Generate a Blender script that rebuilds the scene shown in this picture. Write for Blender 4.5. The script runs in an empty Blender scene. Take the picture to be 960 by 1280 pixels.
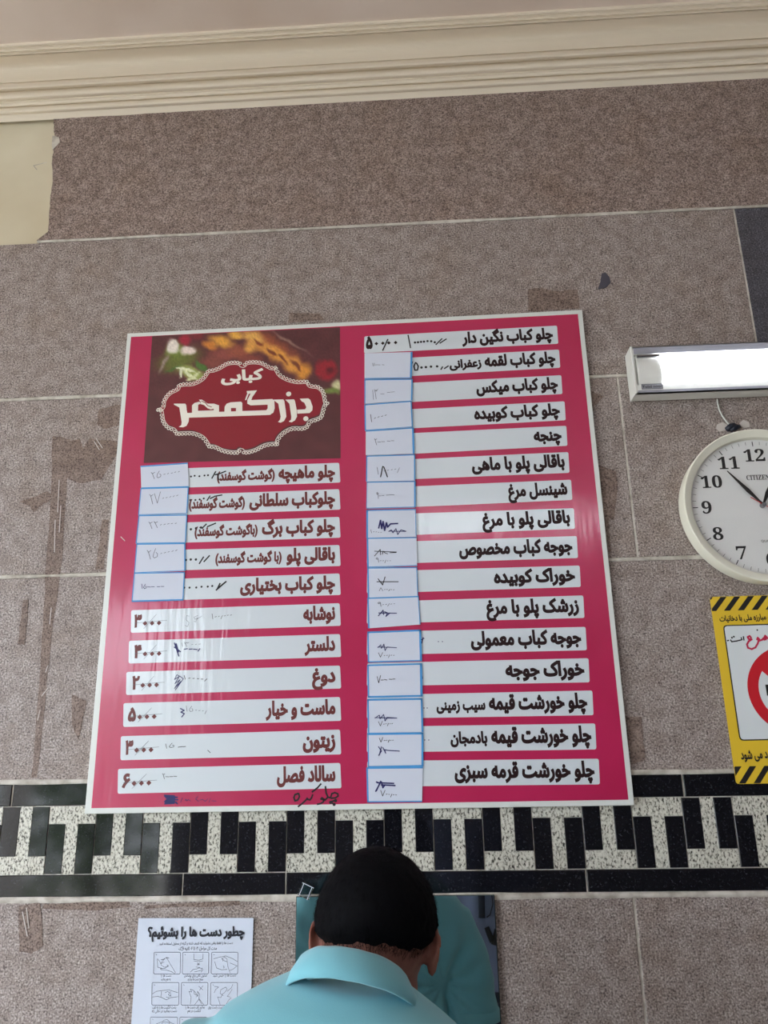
import bpy, bmesh, math, random
from mathutils import Vector, Matrix, noise
from mathutils.geometry import tessellate_polygon, interpolate_bezier
from mathutils.bvhtree import BVHTree
random.seed(7)
SC=bpy.context.scene; COL=SC.collection
# ---------------------------------------------------------------- camera
F=965.0; CX,CY=480.0,640.0; D=1.52; EYE=1.85          # wall face is the plane y=0, the camera stands at y=-D
AX=Vector((0.99838983,-0.03194464,-0.04687517)); AY=Vector((0.05400627,0.28252493,0.95773848)); AZ=Vector((-0.01735121,-0.95872791,0.28379522))
cd=bpy.data.cameras.new('camera'); cam=bpy.data.objects.new('camera',cd); COL.objects.link(cam); SC.camera=cam
cd.sensor_fit='VERTICAL'; cd.sensor_height=36.0; cd.lens=36.0*F/1280.0; cd.clip_start=.02; cd.clip_end=100
# camera axes in world: right = (AX.x,AY.x,AZ.x), down = (.y), forward = (.z)
R=Matrix(((AX.x,-AX.y,-AX.z),(AY.x,-AY.y,-AY.z),(AZ.x,-AZ.y,-AZ.z)))
cam.matrix_world=Matrix.Translation((0,-D,EYE))@R.to_4x4()
# ---------------------------------------------------------------- world, lights, exposure
w=bpy.data.worlds.new('daylight'); SC.world=w; w.use_nodes=True
nt=w.node_tree; bg=nt.nodes['Background']
sky=nt.nodes.new('ShaderNodeTexSky'); sky.sky_type='NISHITA'; sky.sun_disc=False; sky.sun_elevation=math.radians(48); sky.sun_rotation=math.radians(60); sky.dust_density=3.0
mx=nt.nodes.new('ShaderNodeMix'); mx.data_type='RGBA'; mx.inputs[0].default_value=.72; mx.inputs[7].default_value=(6.9,7.35,8.1,1)
nt.links.new(sky.outputs[0],mx.inputs[6]); nt.links.new(mx.outputs[2],bg.inputs[0]); bg.inputs[1].default_value=.30
SC.view_settings.view_transform='Standard'; SC.view_settings.look='None'; SC.view_settings.gamma=1.0; SC.view_settings.use_curve_mapping=False
SC.view_settings.exposure=2.42
SC.cycles.max_bounces=8; SC.cycles.diffuse_bounces=5; SC.cycles.use_denoising=True
# ---------------------------------------------------------------- helpers
def lin(c):
    return tuple(((x/255)/12.92 if x/255<=.04045 else ((x/255+.055)/1.055)**2.4) for x in c)+(1,)
def ray(px,py):
    d=Vector((px-CX,py-CY,F)); return Vector((d.dot(AX),d.dot(AY),d.dot(AZ)))
def W(px,py,off=0.0):
    """the point at height/side seen at a photo position, on the plane `off` metres in front of the wall"""
    r=ray(px,py); t=(D-off)/r.y; return Vector((r.x*t,-off,EYE+r.z*t))
def mat(name,rgb,rough=.6,metal=0,spec=.5,coat=0,emit=None,es=0,trans=0,ior=1.45):
    m=bpy.data.materials.new(name); m.use_nodes=True; b=m.node_tree.nodes['Principled BSDF']
    b.inputs['Base Color'].default_value=lin(rgb); b.inputs['Roughness'].default_value=rough; b.inputs['Metallic'].default_value=metal
    b.inputs['Specular IOR Level'].default_value=spec; b.inputs['Coat Weight'].default_value=coat; b.inputs['Coat Roughness'].default_value=.12
    b.inputs['Transmission Weight'].default_value=trans; b.inputs['IOR'].default_value=ior
    if emit: b.inputs['Emission Color'].default_value=lin(emit); b.inputs['Emission Strength'].default_value=es
    return m
def N(m,t,**k):
    n=m.node_tree.nodes.new(t)
    for a,v in k.items():
        if a.startswith('i_'): n.inputs[a[2:].replace('_',' ')].default_value=v
        else: setattr(n,a,v)
    return n
def L(m,a,b): m.node_tree.links.new(a,b)
def ramp(m,fac,stops):
    r=m.node_tree.nodes.new('ShaderNodeValToRGB'); e=r.color_ramp.elements
    while len(e)<len(stops): e.new(.5)
    for q,(p,c) in zip(e,stops): q.position=p; q.color=lin(c) if len(c)==3 else c
    L(m,fac,r.inputs[0]); return r.outputs[0]
def mixc(m,fac,a,b,mode='MIX'):
    n=m.node_tree.nodes.new('ShaderNodeMix'); n.data_type='RGBA'; n.blend_type=mode
    if hasattr(fac,'links'): L(m,fac,n.inputs[0])
    else: n.inputs[0].default_value=fac
    for s,v in ((6,a),(7,b)):
        if hasattr(v,'links'): L(m,v,n.inputs[s])
        else: n.inputs[s].default_value=lin(v)
    return n.outputs[2]
def coords(m): return N(m,'ShaderNodeTexCoord').outputs['Object']
def ntex(m,co,scale,detail=3,rough=.55):
    n=N(m,'ShaderNodeTexNoise'); n.inputs['Scale'].default_value=scale; n.inputs['Detail'].default_value=detail; n.inputs['Roughness'].default_value=rough
    L(m,co,n.inputs['Vector']); return n.outputs['Fac']
def bump(m,h,st,dist=.002):
    b=N(m,'ShaderNodeBump'); b.inputs['Strength'].default_value=st; b.inputs['Distance'].default_value=dist; L(m,h,b.inputs['Height'])
    L(m,b.outputs[0],m.node_tree.nodes['Principled BSDF'].inputs['Normal'])
def base(m,c): L(m,c,m.node_tree.nodes['Principled BSDF'].inputs['Base Color'])
def stone(name,light,mid,dark,rough=.75,blotch=(120,100,92),ba=.45):
    m=mat(name,mid,rough,spec=.35); co=coords(m)
    g=ntex(m,co,300,2,.7); c=ramp(m,g,[(.36,dark),(.47,mid),(.53,mid),(.65,light)])
    v=N(m,'ShaderNodeTexVoronoi'); v.inputs['Scale'].default_value=190; L(m,co,v.inputs['Vector'])
    sp=ramp(m,v.outputs['Distance'],[(.20,(255,255,255)),(.36,(0,0,0))])
    n2=ntex(m,co,60,2); sm=ramp(m,n2,[(.50,(0,0,0)),(.60,(255,255,255))])
    c=mixc(m,mixc(m,1.0,sp,sm,'MULTIPLY'),c,dark)
    big=ramp(m,ntex(m,co,3.2,4),[(.42,(0,0,0)),(.72,(255*ba,)*3)])
    c=mixc(m,big,c,mixc(m,1.0,c,blotch,'MULTIPLY'))
    md=ramp(m,ntex(m,co,34,3),[(.38,(226,222,220)),(.62,(255,255,255))]); c=mixc(m,1.0,c,md,'MULTIPLY')
    wm=ramp(m,ntex(m,co,7,3),[(.50,(0,0,0)),(.72,(150,150,150))]); c=mixc(m,wm,c,mixc(m,1.0,c,(232,214,190),'MULTIPLY'))
    base(m,c); bump(m,g,.10,.0006); return m
M={}
M['stone']=stone('grey_brown_stone',(204,193,187),(155,143,137),(92,82,79),.46,blotch=(206,194,186))
M['stone_warm']=stone('warm_brown_stone',(190,172,163),(148,132,124),(92,78,73),.5,blotch=(208,192,182))
M['stone_dark']=stone('blue_grey_stone',(120,118,126),(84,83,90),(50,50,56),.45,blotch=(190,190,205))
M['residue']=stone('tape_residue_stone',(160,141,130),(134,117,108),(80,64,58),.6,blotch=(200,185,170))
M['grout']=mat('pale_grout',(196,190,178),.9); base(M['grout'],ramp(M['grout'],ntex(M['grout'],coords(M['grout']),40,4),[(.35,(168,160,148)),(.6,(206,200,190))]))
M['black_granite']=mat('black_granite',(20,20,24),.07,spec=.6)
_c=coords(M['black_granite']); base(M['black_granite'],ramp(M['black_granite'],ntex(M['black_granite'],_c,260,2,.8),[(.60,(17,17,22)),(.78,(70,72,78))]))
m=M['white_granite']=mat('speckled_white_granite',(200,200,188),.25,spec=.4); co=coords(m)
_mp=N(m,'ShaderNodeMapping'); _mp.inputs['Scale'].default_value=(1.0,1.0,.62); _mp.inputs['Rotation'].default_value=(0,.6,0); L(m,co,_mp.inputs[0])
_a=ramp(m,ntex(m,_mp.outputs[0],270,3,.65),[(.36,(52,50,46)),(.43,(150,147,136)),(.50,(194,191,178)),(.62,(212,210,198))])
_b=ramp(m,ntex(m,co,9,3),[(.52,(0,0,0)),(.75,(120,120,120))]); base(m,mixc(m,_b,_a,mixc(m,1.0,_a,(226,214,186),'MULTIPLY')))
M['cream']=mat('cream_paint',(212,203,178),.6,spec=.3); base(M['cream'],ramp(M['cream'],ntex(M['cream'],coords(M['cream']),2.5,4),[(.35,(198,186,158)),(.65,(216,208,184))]))
M['ceil']=mat('off_white_ceiling',(222,206,192),.75,spec=.2); base(M['ceil'],ramp(M['ceil'],ntex(M['ceil'],coords(M['ceil']),2.0,3),[(.35,(214,196,180)),(.65,(228,214,202))]))
M['plaster']=mat('cornice_plaster',(226,214,194),.5,spec=.3)
M['floor']=mat('floor_tile',(168,160,150),.35)
M['mag']=mat('magenta_print',(182,32,84),.34,spec=.45,coat=.6)
base(M['mag'],ramp(M['mag'],ntex(M['mag'],coords(M['mag']),5,3),[(.3,(174,26,74)),(.7,(186,32,84))]))
M['bwhite']=mat('board_white',(214,217,212),.35,coat=.15)
M['strip']=mat('white_print',(206,213,218),.34,coat=.6)
M['maroon']=mat('maroon_print',(92,38,42),.32,coat=.2)
M['plaque']=mat('crimson_print',(136,26,42),.32,coat=.2)
M['ltr']=mat('dark_letter_print',(34,12,15),.5,spec=.3)
M['ltr_red']=mat('brown_red_letter_print',(100,38,36),.4)
M['logo']=mat('ivory_print',(232,226,214),.4)
M['paper']=mat('slip_paper',(204,209,222),.8,spec=.2)
M['blue']=mat('light_blue_print',(70,146,206),.7)
M['pen']=mat('grey_pen_ink',(78,80,92),.6)
M['black']=mat('black_marker_ink',(20,14,20),.5)
M['navy']=mat('blue_pen_ink',(30,28,92),.5)
M['poster']=mat('poster_paper',(204,211,224),.8,spec=.2); bump(M['poster'],ntex(M['poster'],coords(M['poster']),12,3),.5,.004)
M['print']=mat('grey_print',(84,88,98),.7); M['printd']=mat('dark_print',(34,36,46),.7)
M['yellow']=mat('yellow_print',(222,186,46),.45); M['bk']=mat('black_print',(24,22,22),.45); M['signw']=mat('sign_white',(214,220,222),.4); M['red']=mat('red_print',(196,26,40),.4)
M['crim']=mat('crimson_ink',(190,30,70),.45)
M['clock']=mat('ivory_plastic',(226,224,208),.35); M['dial']=mat('dial_paper',(222,222,220),.55); M['steel']=mat('steel',(150,150,155),.25,metal=1)
M['lampw']=mat('lamp_enamel',(222,222,216),.35); M['lampg']=mat('grey_lamp_strip',(150,150,158),.4)
M['tube']=mat('glowing_diffuser',(255,255,255),.4,emit=(238,243,255),es=6.0)
M['tube2']=mat('glowing_tube',(255,255,255),.4,emit=(240,245,255),es=11.0)
M['cable']=mat('white_cable',(206,206,200),.5); M['dark']=mat('dark_plastic',(30,34,48),.5)
M['tape']=mat('clear_tape',(210,205,200),.15,trans=.6)
M['mirror']=mat('mirror_silver',(200,210,208),.012,metal=1.0); M['glassedge']=mat('mirror_edge',(60,72,70),.2)
M['clip']=mat('clear_clip',(235,240,245),.05,trans=1.0,ior=1.49)
M['hair']=mat('black_hair',(4,4,7),.75,spec=.10)
M['trees']=mat('leaf_green',(96,128,50),.7); M['bark']=mat('bark',(92,76,60),.9); M['street']=mat('street_paving',(176,170,160),.9); M['concrete']=mat('painted_wall',(196,188,176),.8)
M['interior']=mat('dark_rear_wall',(78,74,74),.8); M['rightwall']=mat('grey_side_wall',(120,114,112),.8)
def link(o,parent=None):
    COL.objects.link(o)
    if parent: o.parent=parent
    return o
def wloc(p):
    v=Vector((0,0,0))
    while p is not None: v+=p.location; p=p.parent
    return v
def obj(name,V,Fc,m,parent=None,smooth=False,origin=None):
    """V in world metres; the mesh is stored relative to its origin"""
    me=bpy.data.meshes.new(name); o0=origin if origin is not None else (wloc(parent) if parent else Vector((0,0,0)))
    me.from_pydata([tuple(Vector(v)-o0) for v in V],[],Fc); me.materials.append(m); me.update()
    if smooth: me.polygons.foreach_set('use_smooth',[True]*len(me.polygons))
    o=bpy.data.objects.new(name,me)
    if parent is None: o.location=o0
    return link(o,parent)
def tag(o,label,cat,group=None,kind=None):
    if label: o['label']=label
    if cat: o['category']=cat
    if group: o['group']=group
    if kind: o['kind']=kind
    return o
def thing(name,loc,label,cat,group=None):
    o=bpy.data.objects.new(name,None); o.empty_display_size=.05; o.location=loc; COL.objects.link(o); return tag(o,label,cat,group)
def centre(V):
    n=len(V); return Vector((sum(v[0] for v in V)/n,sum(v[1] for v in V)/n,sum(v[2] for v in V)/n))
def prism(pts,off0,off1):
    """polygon in wall-plane world points (x,z) extruded from off0 to off1 in front of the wall"""
    n=len(pts); V=[Vector((p.x,-off1,p.z)) for p in pts]+[Vector((p.x,-off0,p.z)) for p in pts]
    Fc=[tuple(range(n)),tuple(range(2*n-1,n-1,-1))]+[(i,i+n,(i+1)%n+n,(i+1)%n) for i in range(n)]
    return V,Fc
def bevprism(pts,off0,off1,b):
    n=len(pts); c=centre(pts); V=[]
    def ins(i,d):
        p,q,r=pts[i-1],pts[i],pts[(i+1)%n]; e1=(q-p).normalized(); e2=(r-q).normalized()
        n1=Vector((-e1.z,0,e1.x)); n2=Vector((-e2.z,0,e2.x)); s=(n1+n2)
        if s.length<1e-6: return q
        s=s.normalized(); k=d/max(.3,s.dot(n1)); a=q+s*k; bb=q-s*k
        return a if (a-c).length<(bb-c).length else bb
    V+= [Vector((q.x,-off1,q.z)) for q in (ins(i,b) for i in range(n))]
    V+= [Vector((p.x,-(off1-b),p.z)) for p in pts]; V+=[Vector((p.x,-off0,p.z)) for p in pts]
    Fc=[tuple(range(n)),tuple(range(3*n-1,2*n-1,-1))]
    for k in (0,1): Fc+=[(i+k*n,i+(k+1)*n,(i+1)%n+(k+1)*n,(i+1)%n+k*n) for i in range(n)]
    return V,Fc
def boxv(a,b):
    (x0,y0,z0),(x1,y1,z1)=a,b
    return [Vector(p) for p in ((x0,y0,z0),(x1,y0,z0),(x1,y1,z0),(x0,y1,z0),(x0,y0,z1),(x1,y0,z1),(x1,y1,z1),(x0,y1,z1))],[(0,3,2,1),(4,5,6,7),(0,1,5,4),(1,2,6,5),(2,3,7,6),(3,0,4,7)]
def rect(x0,z0,x1,z1): return [Vector((x0,0,z0)),Vector((x1,0,z0)),Vector((x1,0,z1)),Vector((x0,0,z1))]
def rounded(q,r,n=4):
    """rounded quad: q four world corners (tl,tr,br,bl)"""
    out=[]
    for i in range(4):
        p=q[i]; a=(q[i-1]-p).normalized(); b=(q[(i+1)%4]-p).normalized()
        for k in range(n+1):
            t=k/n; s=p+a*r; e=p+b*r
            out.append(s*(1-t)**2+p*2*t*(1-t)+e*t*t)
    return out
def join(L_):
    V=[];Fc=[]
    for v,f in L_:
        b=len(V); V+=list(v); Fc+=[tuple(i+b for i in q) for q in f]
    return V,Fc
def tube(path,rad,n=8,cap=True,flat=None):
    P=[Vector(p) for p in path]; m_=len(P); r=rad if hasattr(rad,'__len__') else [rad]*m_
    V=[];Fc=[]; prev=None
    for i in range(m_):
        t=(P[min(i+1,m_-1)]-P[max(i-1,0)]).normalized()
        if prev is None:
            a=t.orthogonal().normalized() if abs(t.x)>.9 else (Vector((1,0,0))-t*t.x).normalized()
        else: a=(prev-t*prev.dot(t)).normalized()
        prev=a; b=t.cross(a)
        ra,rb=(r[i] if hasattr(r[i],'__len__') else (r[i],r[i]))
        for k in range(n):
            th=2*math.pi*k/n; V.append(P[i]+a*math.cos(th)*ra+b*math.sin(th)*rb)
    for i in range(m_-1):
        for k in range(n): Fc.append((i*n+k,i*n+(k+1)%n,(i+1)*n+(k+1)%n,(i+1)*n+k))
    if cap: Fc.append(tuple(range(n-1,-1,-1))); Fc.append(tuple((m_-1)*n+k for k in range(n)))
    return V,Fc
def ribbon(strokes,wid,off,px=True):
    V=[];Fc=[]
    for s in strokes:
        P=[W(x,y,off) if px else Vector((x,-off,y)) for x,y in s]
        for i in range(len(P)-1):
            d=P[i+1]-P[i]
            if d.length<1e-6: continue
            d.normalize(); nn=Vector((-d.z,0,d.x))*wid/2; b=len(V)
            g_=Vector((0,-.00003*(i%2)-.00001*(len(V)%5),0)); e=d*wid*.35; V+=[P[i]-e-nn+g_,P[i+1]+e-nn+g_,P[i+1]+e+nn+g_,P[i]-e+nn+g_]; Fc.append((b,b+1,b+2,b+3))
    return V,Fc
def dots(c,rad,off,n=10,px=True,sq=False):
    V=[];Fc=[]
    for x,y in c:
        p=W(x,y,off) if px else Vector((x,-off,y)); b=len(V)
        V+=[p+Vector((math.cos(2*math.pi*k/n),0,math.sin(2*math.pi*k/n)))*rad for k in range(n)]; Fc.append(tuple(range(b,b+n)))
    return V,Fc
# ---- lettering: Persian letters joined by their presentation forms
J={'ا':('FE8D','FE8E'),'آ':('FE81','FE82'),'ب':('FE8F','FE90','FE91','FE92'),'پ':('FB56','FB57','FB58','FB59'),'ت':('FE95','FE96','FE97','FE98'),
'ث':('FE99','FE9A','FE9B','FE9C'),'ج':('FE9D','FE9E','FE9F','FEA0'),'چ':('FB7A','FB7B','FB7C','FB7D'),'ح':('FEA1','FEA2','FEA3','FEA4'),'خ':('FEA5','FEA6','FEA7','FEA8'),'د':('FEA9','FEAA'),'ر':('FEAD','FEAE'),'ز':('FEAF','FEB0'),
'س':('FEB1','FEB2','FEB3','FEB4'),'ش':('FEB5','FEB6','FEB7','FEB8'),'ص':('FEB9','FEBA','FEBB','FEBC'),'ض':('FEBD','FEBE','FEBF','FEC0'),'ط':('FEC1','FEC2','FEC3','FEC4'),'ع':('FEC9','FECA','FECB','FECC'),'غ':('FECD','FECE','FECF','FED0'),
'ف':('FED1','FED2','FED3','FED4'),'ق':('FED5','FED6','FED7','FED8'),'ک':('FB8E','FB8F','FB90','FB91'),'گ':('FB92','FB93','FB94','FB95'),'ل':('FEDD','FEDE','FEDF','FEE0'),'م':('FEE1','FEE2','FEE3','FEE4'),
'ن':('FEE5','FEE6','FEE7','FEE8'),'و':('FEED','FEEE'),'ه':('FEE9','FEEA','FEEB','FEEC'),'ی':('FBFC','FBFD','FBFE','FBFF'),'ئ':('FE89','FE8A','FE8B','FE8C')}
def fa(s):
    out=[];n=len(s)
    for i,ch in enumerate(s):
        if ch not in J: out.append({'(':')',')':'('}.get(ch,ch)); continue
        f=J[ch]; pv=i>0 and s[i-1] in J and len(J[s[i-1]])==4; nx=len(f)==4 and i+1<n and s[i+1] in J
        out.append(chr(int(f[(3 if nx else 1) if pv else (2 if nx else 0)],16)))
    return ''.join(reversed(out))

def wavy(m,sx,sz,dist):
    co=coords(m); q=N(m,'ShaderNodeMapping'); q.inputs['Scale'].default_value=(sx,1,sz); L(m,co,q.inputs[0]); h=ntex(m,q.outputs[0],1.0,2,.6)
    b=N(m,'ShaderNodeBump'); b.inputs['Strength'].default_value=1; b.inputs['Distance'].default_value=dist; L(m,h,b.inputs['Height']); L(m,b.outputs[0],m.node_tree.nodes['Principled BSDF'].inputs['Coat Normal'])
for k in ('mag','strip'): wavy(M[k],42,5,.0016)
_G={};_W={}
def _curve_splines(body,res=3):
    cu=bpy.data.curves.new('tmp_text','FONT');cu.body=body;cu.size=1
    o=bpy.data.objects.new('tmp_text',cu);bpy.context.scene.collection.objects.link(o)
    dg=bpy.context.evaluated_depsgraph_get();dg.update()
    c=o.evaluated_get(dg).to_curve(dg);out=[]
    for sp in c.splines:
        bp=sp.bezier_points;pts=[];n=len(bp)
        for i in range(n):
            a=bp[i];b=bp[(i+1)%n]
            straight=((a.handle_right-a.co).length<1e-5 or abs((a.handle_right-a.co).cross(b.co-a.co).length)<1e-6) and abs((b.handle_left-b.co).cross(b.co-a.co).length)<1e-6
            q=[a.co] if straight else interpolate_bezier(a.co,a.handle_right,b.handle_left,b.co,res+2)[:-1]
            for p in q:
                if not pts or (pts[-1]-p.xy).length>1e-4: pts.append(p.xy.copy())
        if len(pts)>2 and (pts[0]-pts[-1]).length<1e-4: pts.pop()
        if len(pts)>2: out.append(pts)
    o.to_curve_clear();bpy.data.objects.remove(o);bpy.data.curves.remove(cu)
    return out
def _area(p): return sum(p[i].x*p[(i+1)%len(p)].y-p[(i+1)%len(p)].x*p[i].y for i in range(len(p)))/2
def _inside(q,p):
    r=False;n=len(p)
    for i in range(n):
        a,b=p[i],p[(i+1)%n]
        if (a.y>q.y)!=(b.y>q.y) and q.x<(b.x-a.x)*(q.y-a.y)/(b.y-a.y)+a.x: r=not r
    return r
def _xmax(s): return max(p.x for sp in _curve_splines(s) for p in sp)
def fillpoly(cs):
    """fill closed 2-D contours by the non-zero rule (outer ones counter-clockwise, holes clockwise)"""
    from mathutils.geometry import delaunay_2d_cdt
    P=[];E=[]
    for c in cs:
        b=len(P);P+=[Vector((p[0],p[1])) for p in c];E+=[(b+i,b+(i+1)%len(c)) for i in range(len(c))]
    v,e,f=delaunay_2d_cdt(P,E,[],0,1e-5)[:3]; out=[]
    segs=[(P[i],P[j]) for i,j in E]
    for t in f:
        x=sum(v[i].x for i in t)/len(t);y=sum(v[i].y for i in t)/len(t);wn=0
        for p,q in segs:
            if (p.y<=y)!=(q.y<=y):
                if p.x+(q.x-p.x)*(y-p.y)/(q.y-p.y)>x: wn+=1 if q.y>p.y else -1
        if wn>0: out.append(tuple(t))
    return [(p.x,p.y) for p in v],out
def glyph(ch,bold=.03):
    if (ch,bold) in _G: return _G[(ch,bold)]
    if '|' not in _W: _W['|']=_xmax('|')
    V=[];F_=[]
    if ch!=' ':
        sp=_curve_splines(ch); big=max(sp,key=lambda s:abs(_area(s)))
        if _area(big)<0: sp=[s[::-1] for s in sp]
        if bold:
            q=[]
            for s in sp:
                n=len(s);r=[]
                for i in range(n):
                    a=s[i-1];c=s[i];d=s[(i+1)%n];e1=(c-a);e2=(d-c)
                    n1=Vector((e1.y,-e1.x)).normalized();n2=Vector((e2.y,-e2.x)).normalized();m_=n1+n2
                    if m_.length<.5: r+= [c+n1*bold,c+n2*bold]
                    else:
                        m_.normalize(); r.append(c+m_*bold/max(.6,m_.dot(n1)))
                q.append(r)
            sp=q
        V,F_=fillpoly(sp)
    _G[(ch,bold)]=(V,F_,_xmax(ch+'|')-_W['|']); return _G[(ch,bold)]
def layout(s,bold=.03,n=8):
    V=[];Fc=[];x=0
    for k,ch in enumerate(s):
        v,f,a=glyph(ch,bold); b=len(V);V+=[(p[0]+x,p[1],k%2) for p in v];Fc+=[tuple(i+b for i in q) for q in f]; x+=a
    return V,Fc,x
def text(name,s,a,b,em,off,m,parent,bold=.035,px=True,rtl=True,n=8):
    """s set between baseline points a (left) and b (right) on the wall-parallel plane; em = letter size in metres"""
    A,B=(W(*a,off),W(*b,off)) if px else (Vector((a[0],-off,a[1])),Vector((b[0],-off,b[1])))
    V,Fc,wd=layout(fa(s) if rtl else s,bold,n); x0=min(v[0] for v in V); x1=max(v[0] for v in V)
    d=(B-A); sx=d.length/(x1-x0); d.normalize(); up=Vector((-d.z,0,d.x))
    return obj(name,[A+d*(x-x0)*sx+up*y*em-Vector((0,.00003*k,0)) for x,y,k in V],Fc,m,parent)
HW={'0':([[(.10,.36),(.24,.42)]],.36),'o':([[(.0,.3),(.12,.5),(.28,.4),(.2,.2),(0,.3)]],.42),'1':([[(.08,1),(.18,0)]],.34),'2':([[(0,1),(.12,.78),(.36,.92)],[(.1,.85),(.32,0)]],.5),
'3':([[(0,1),(.1,.76),(.2,.94),(.3,.78),(.46,1)],[(.08,.85),(.24,0)]],.6),'5':([[(.32,1),(.12,.55),(.06,.25),(.2,.05),(.44,.15),(.48,.4),(.34,.6)]],.66),
'7':([[(0,1),(.28,0),(.62,1.05)]],.72),'8':([[(0,0),(.25,1),(.55,0)]],.68),'9':([[(.36,.8),(.2,1),(.04,.82),(.18,.66),(.36,.8),(.42,0)]],.56),'6':([[(.4,.9),(.1,.95),(.05,.6),(.4,.6),(0,0)]],.56),'4':([[(.1,1),(.1,0)],[(.42,1),(.14,.8),(.42,.6)]],.56),
'/':([[(.22,.5),(.02,-.1)]],.3),'-':([[(0,.4),(.5,.36)]],.62),' ':([],.3)}
def hand(name,s,a,b,h,off,m,parent,wid=.0011):
    """pen writing from a (left, baseline) to b in photo coordinates; h = letter height in the same units"""
    tot=sum(HW[c][1] for c in s); x=0; st=[]
    dx,dy=b[0]-a[0],b[1]-a[1]
    for c in s:
        for k in HW[c][0]:
            st.append([(a[0]+dx*(x+p[0]*1.0)/tot+random.uniform(-.2,.2), a[1]+dy*(x+p[0])/tot-p[1]*h+random.uniform(-.25,.25)) for p in k])
        x+=HW[c][1]
    V,Fc=ribbon(st,wid,off); return obj(name,V,Fc,m,parent)
def pen(name,strokes,wid,off,m,parent,dt=None,dr=.002):
    if dt: obj(name+'_dots',*dots(dt,dr,off),m,parent)
    if name=='marker_price':
        for s in strokes: o=obj(name,*ribbon([s],wid,off),m,parent)
        return o
    return obj(name,*ribbon(strokes,wid,off),m,parent)
def crop(ox,oy,s):
    return lambda pts:[(ox+x/s,oy+y/s) for x,y in pts]
# ---------------------------------------------------------------- the room
XL,XR,YR,ZC0=-3.0,2.5,-4.4,3.3475
def struct(name,V,Fc,m,label,parent=None):
    o=obj(name,V,Fc,m,parent,origin=Vector((0,0,0))); o['kind']='structure'
    if label: o['label']=label
    return o
wall=struct('wall_front',*boxv((XL,.012,-.02),(XR,.16,3.62)),M['cream'],'stone clad wall with a cream painted patch under the cornice')
struct('floor',*boxv((XL,YR,-.1),(XR,.16,0)),M['floor'],'pale tiled floor of the shop')
struct('wall_right',*boxv((XR,YR,-.02),(XR+.12,.16,3.62)),M['rightwall'],'plain wall on the right of the room')
struct('wall_back',*join([boxv((-1.9,YR-.12,-.02),(XR+.12,YR,3.62)),boxv((XL-.12,YR-.12,2.95),(-1.9,YR,3.62))]),M['interior'],'wall behind the viewer beside the open shop front')
struct('wall_left',*join([boxv((XL-.12,-.55,-.02),(XL,.16,3.62)),boxv((XL-.12,YR,3.0),(XL,-.55,3.62)),boxv((XL-.12,YR-.12,-.02),(XL,YR+.1,3.62))]),M['concrete'],'left wall with a wide opening to the street')
# cornice profile along x: bead edges measured on the photo, carried on a slope from wall to ceiling
K=.80
def corn(y):
    r=ray(860,y); # (z-ZC0)=K*off, z=EYE+r.z*t, off=D-r.y*t
    t=(ZC0+K*D-EYE)/(r.z+K*r.y); off=D-r.y*t; return off,ZC0+K*off
nrm=Vector((.62,0,-.78))
prof=[(0,ZC0-.001)]
def arc(y0,y1,h,n=6):
    a,b=corn(y0),corn(y1)
    for k in range(n+1):
        t=k/n; s=math.sin(math.pi*t)*h; prof.append((a[0]+(b[0]-a[0])*t+nrm.x*s,a[1]+(b[1]-a[1])*t+nrm.z*s))
def groove(y,d):
    a=corn(y); prof.append((a[0]-nrm.x*d,a[1]-nrm.z*d))
arc(95,87,.007); groove(85.5,.007); arc(84,80,.001,3); groove(78.5,-.002); arc(77,67.5,.008); groove(65,.008); arc(63.5,56.5,.009); groove(54,.006); arc(53,19,-.030,14); groove(18.3,-.003); arc(17.8,14.8,.006,5); groove(13.5,.004); arc(12.5,8.5,-.002,3); arc(7.5,4.5,.006,5)
oo,zz=prof[-1]; ZC=zz+.004; prof+= [(oo+.002,ZC),(0,ZC)]
n=len(prof); V=[Vector((x,-p[0],p[1])) for x in (XL,XR) for p in prof]
Fc=[(i,(i+1)%n,(i+1)%n+n,i+n) for i in range(n)]+[tuple(range(n-1,-1,-1)),tuple(range(n,2*n))]
struct('trim_1',V,Fc,M['plaster'],'moulded cream plaster cornice between wall and ceiling')
struct('ceiling',*boxv((XL-.12,YR-.12,ZC),(XR+.12,.16,ZC+.1)),M['ceil'],'off-white painted ceiling')
for i_,(xa,xb,lb_) in enumerate(((-.15,.80,'tube light under the ceiling behind the viewer, left one'),(1.0,1.95,'tube light under the ceiling behind the viewer, right one'))):
    t=thing('ceiling_lamp',((xa+xb)/2,-4.1,ZC),lb_,'lamp','tube lights under the rear ceiling')
    obj('housing',*boxv((xa,-4.14,ZC-.05),(xb,-4.06,ZC-.002)),M['lampw'],t)
    obj('tube',*tube([(xa+.02,-4.1,ZC-.065),(xb-.02,-4.1,ZC-.065)],.016,10),M['tube2'],t,True)
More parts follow.
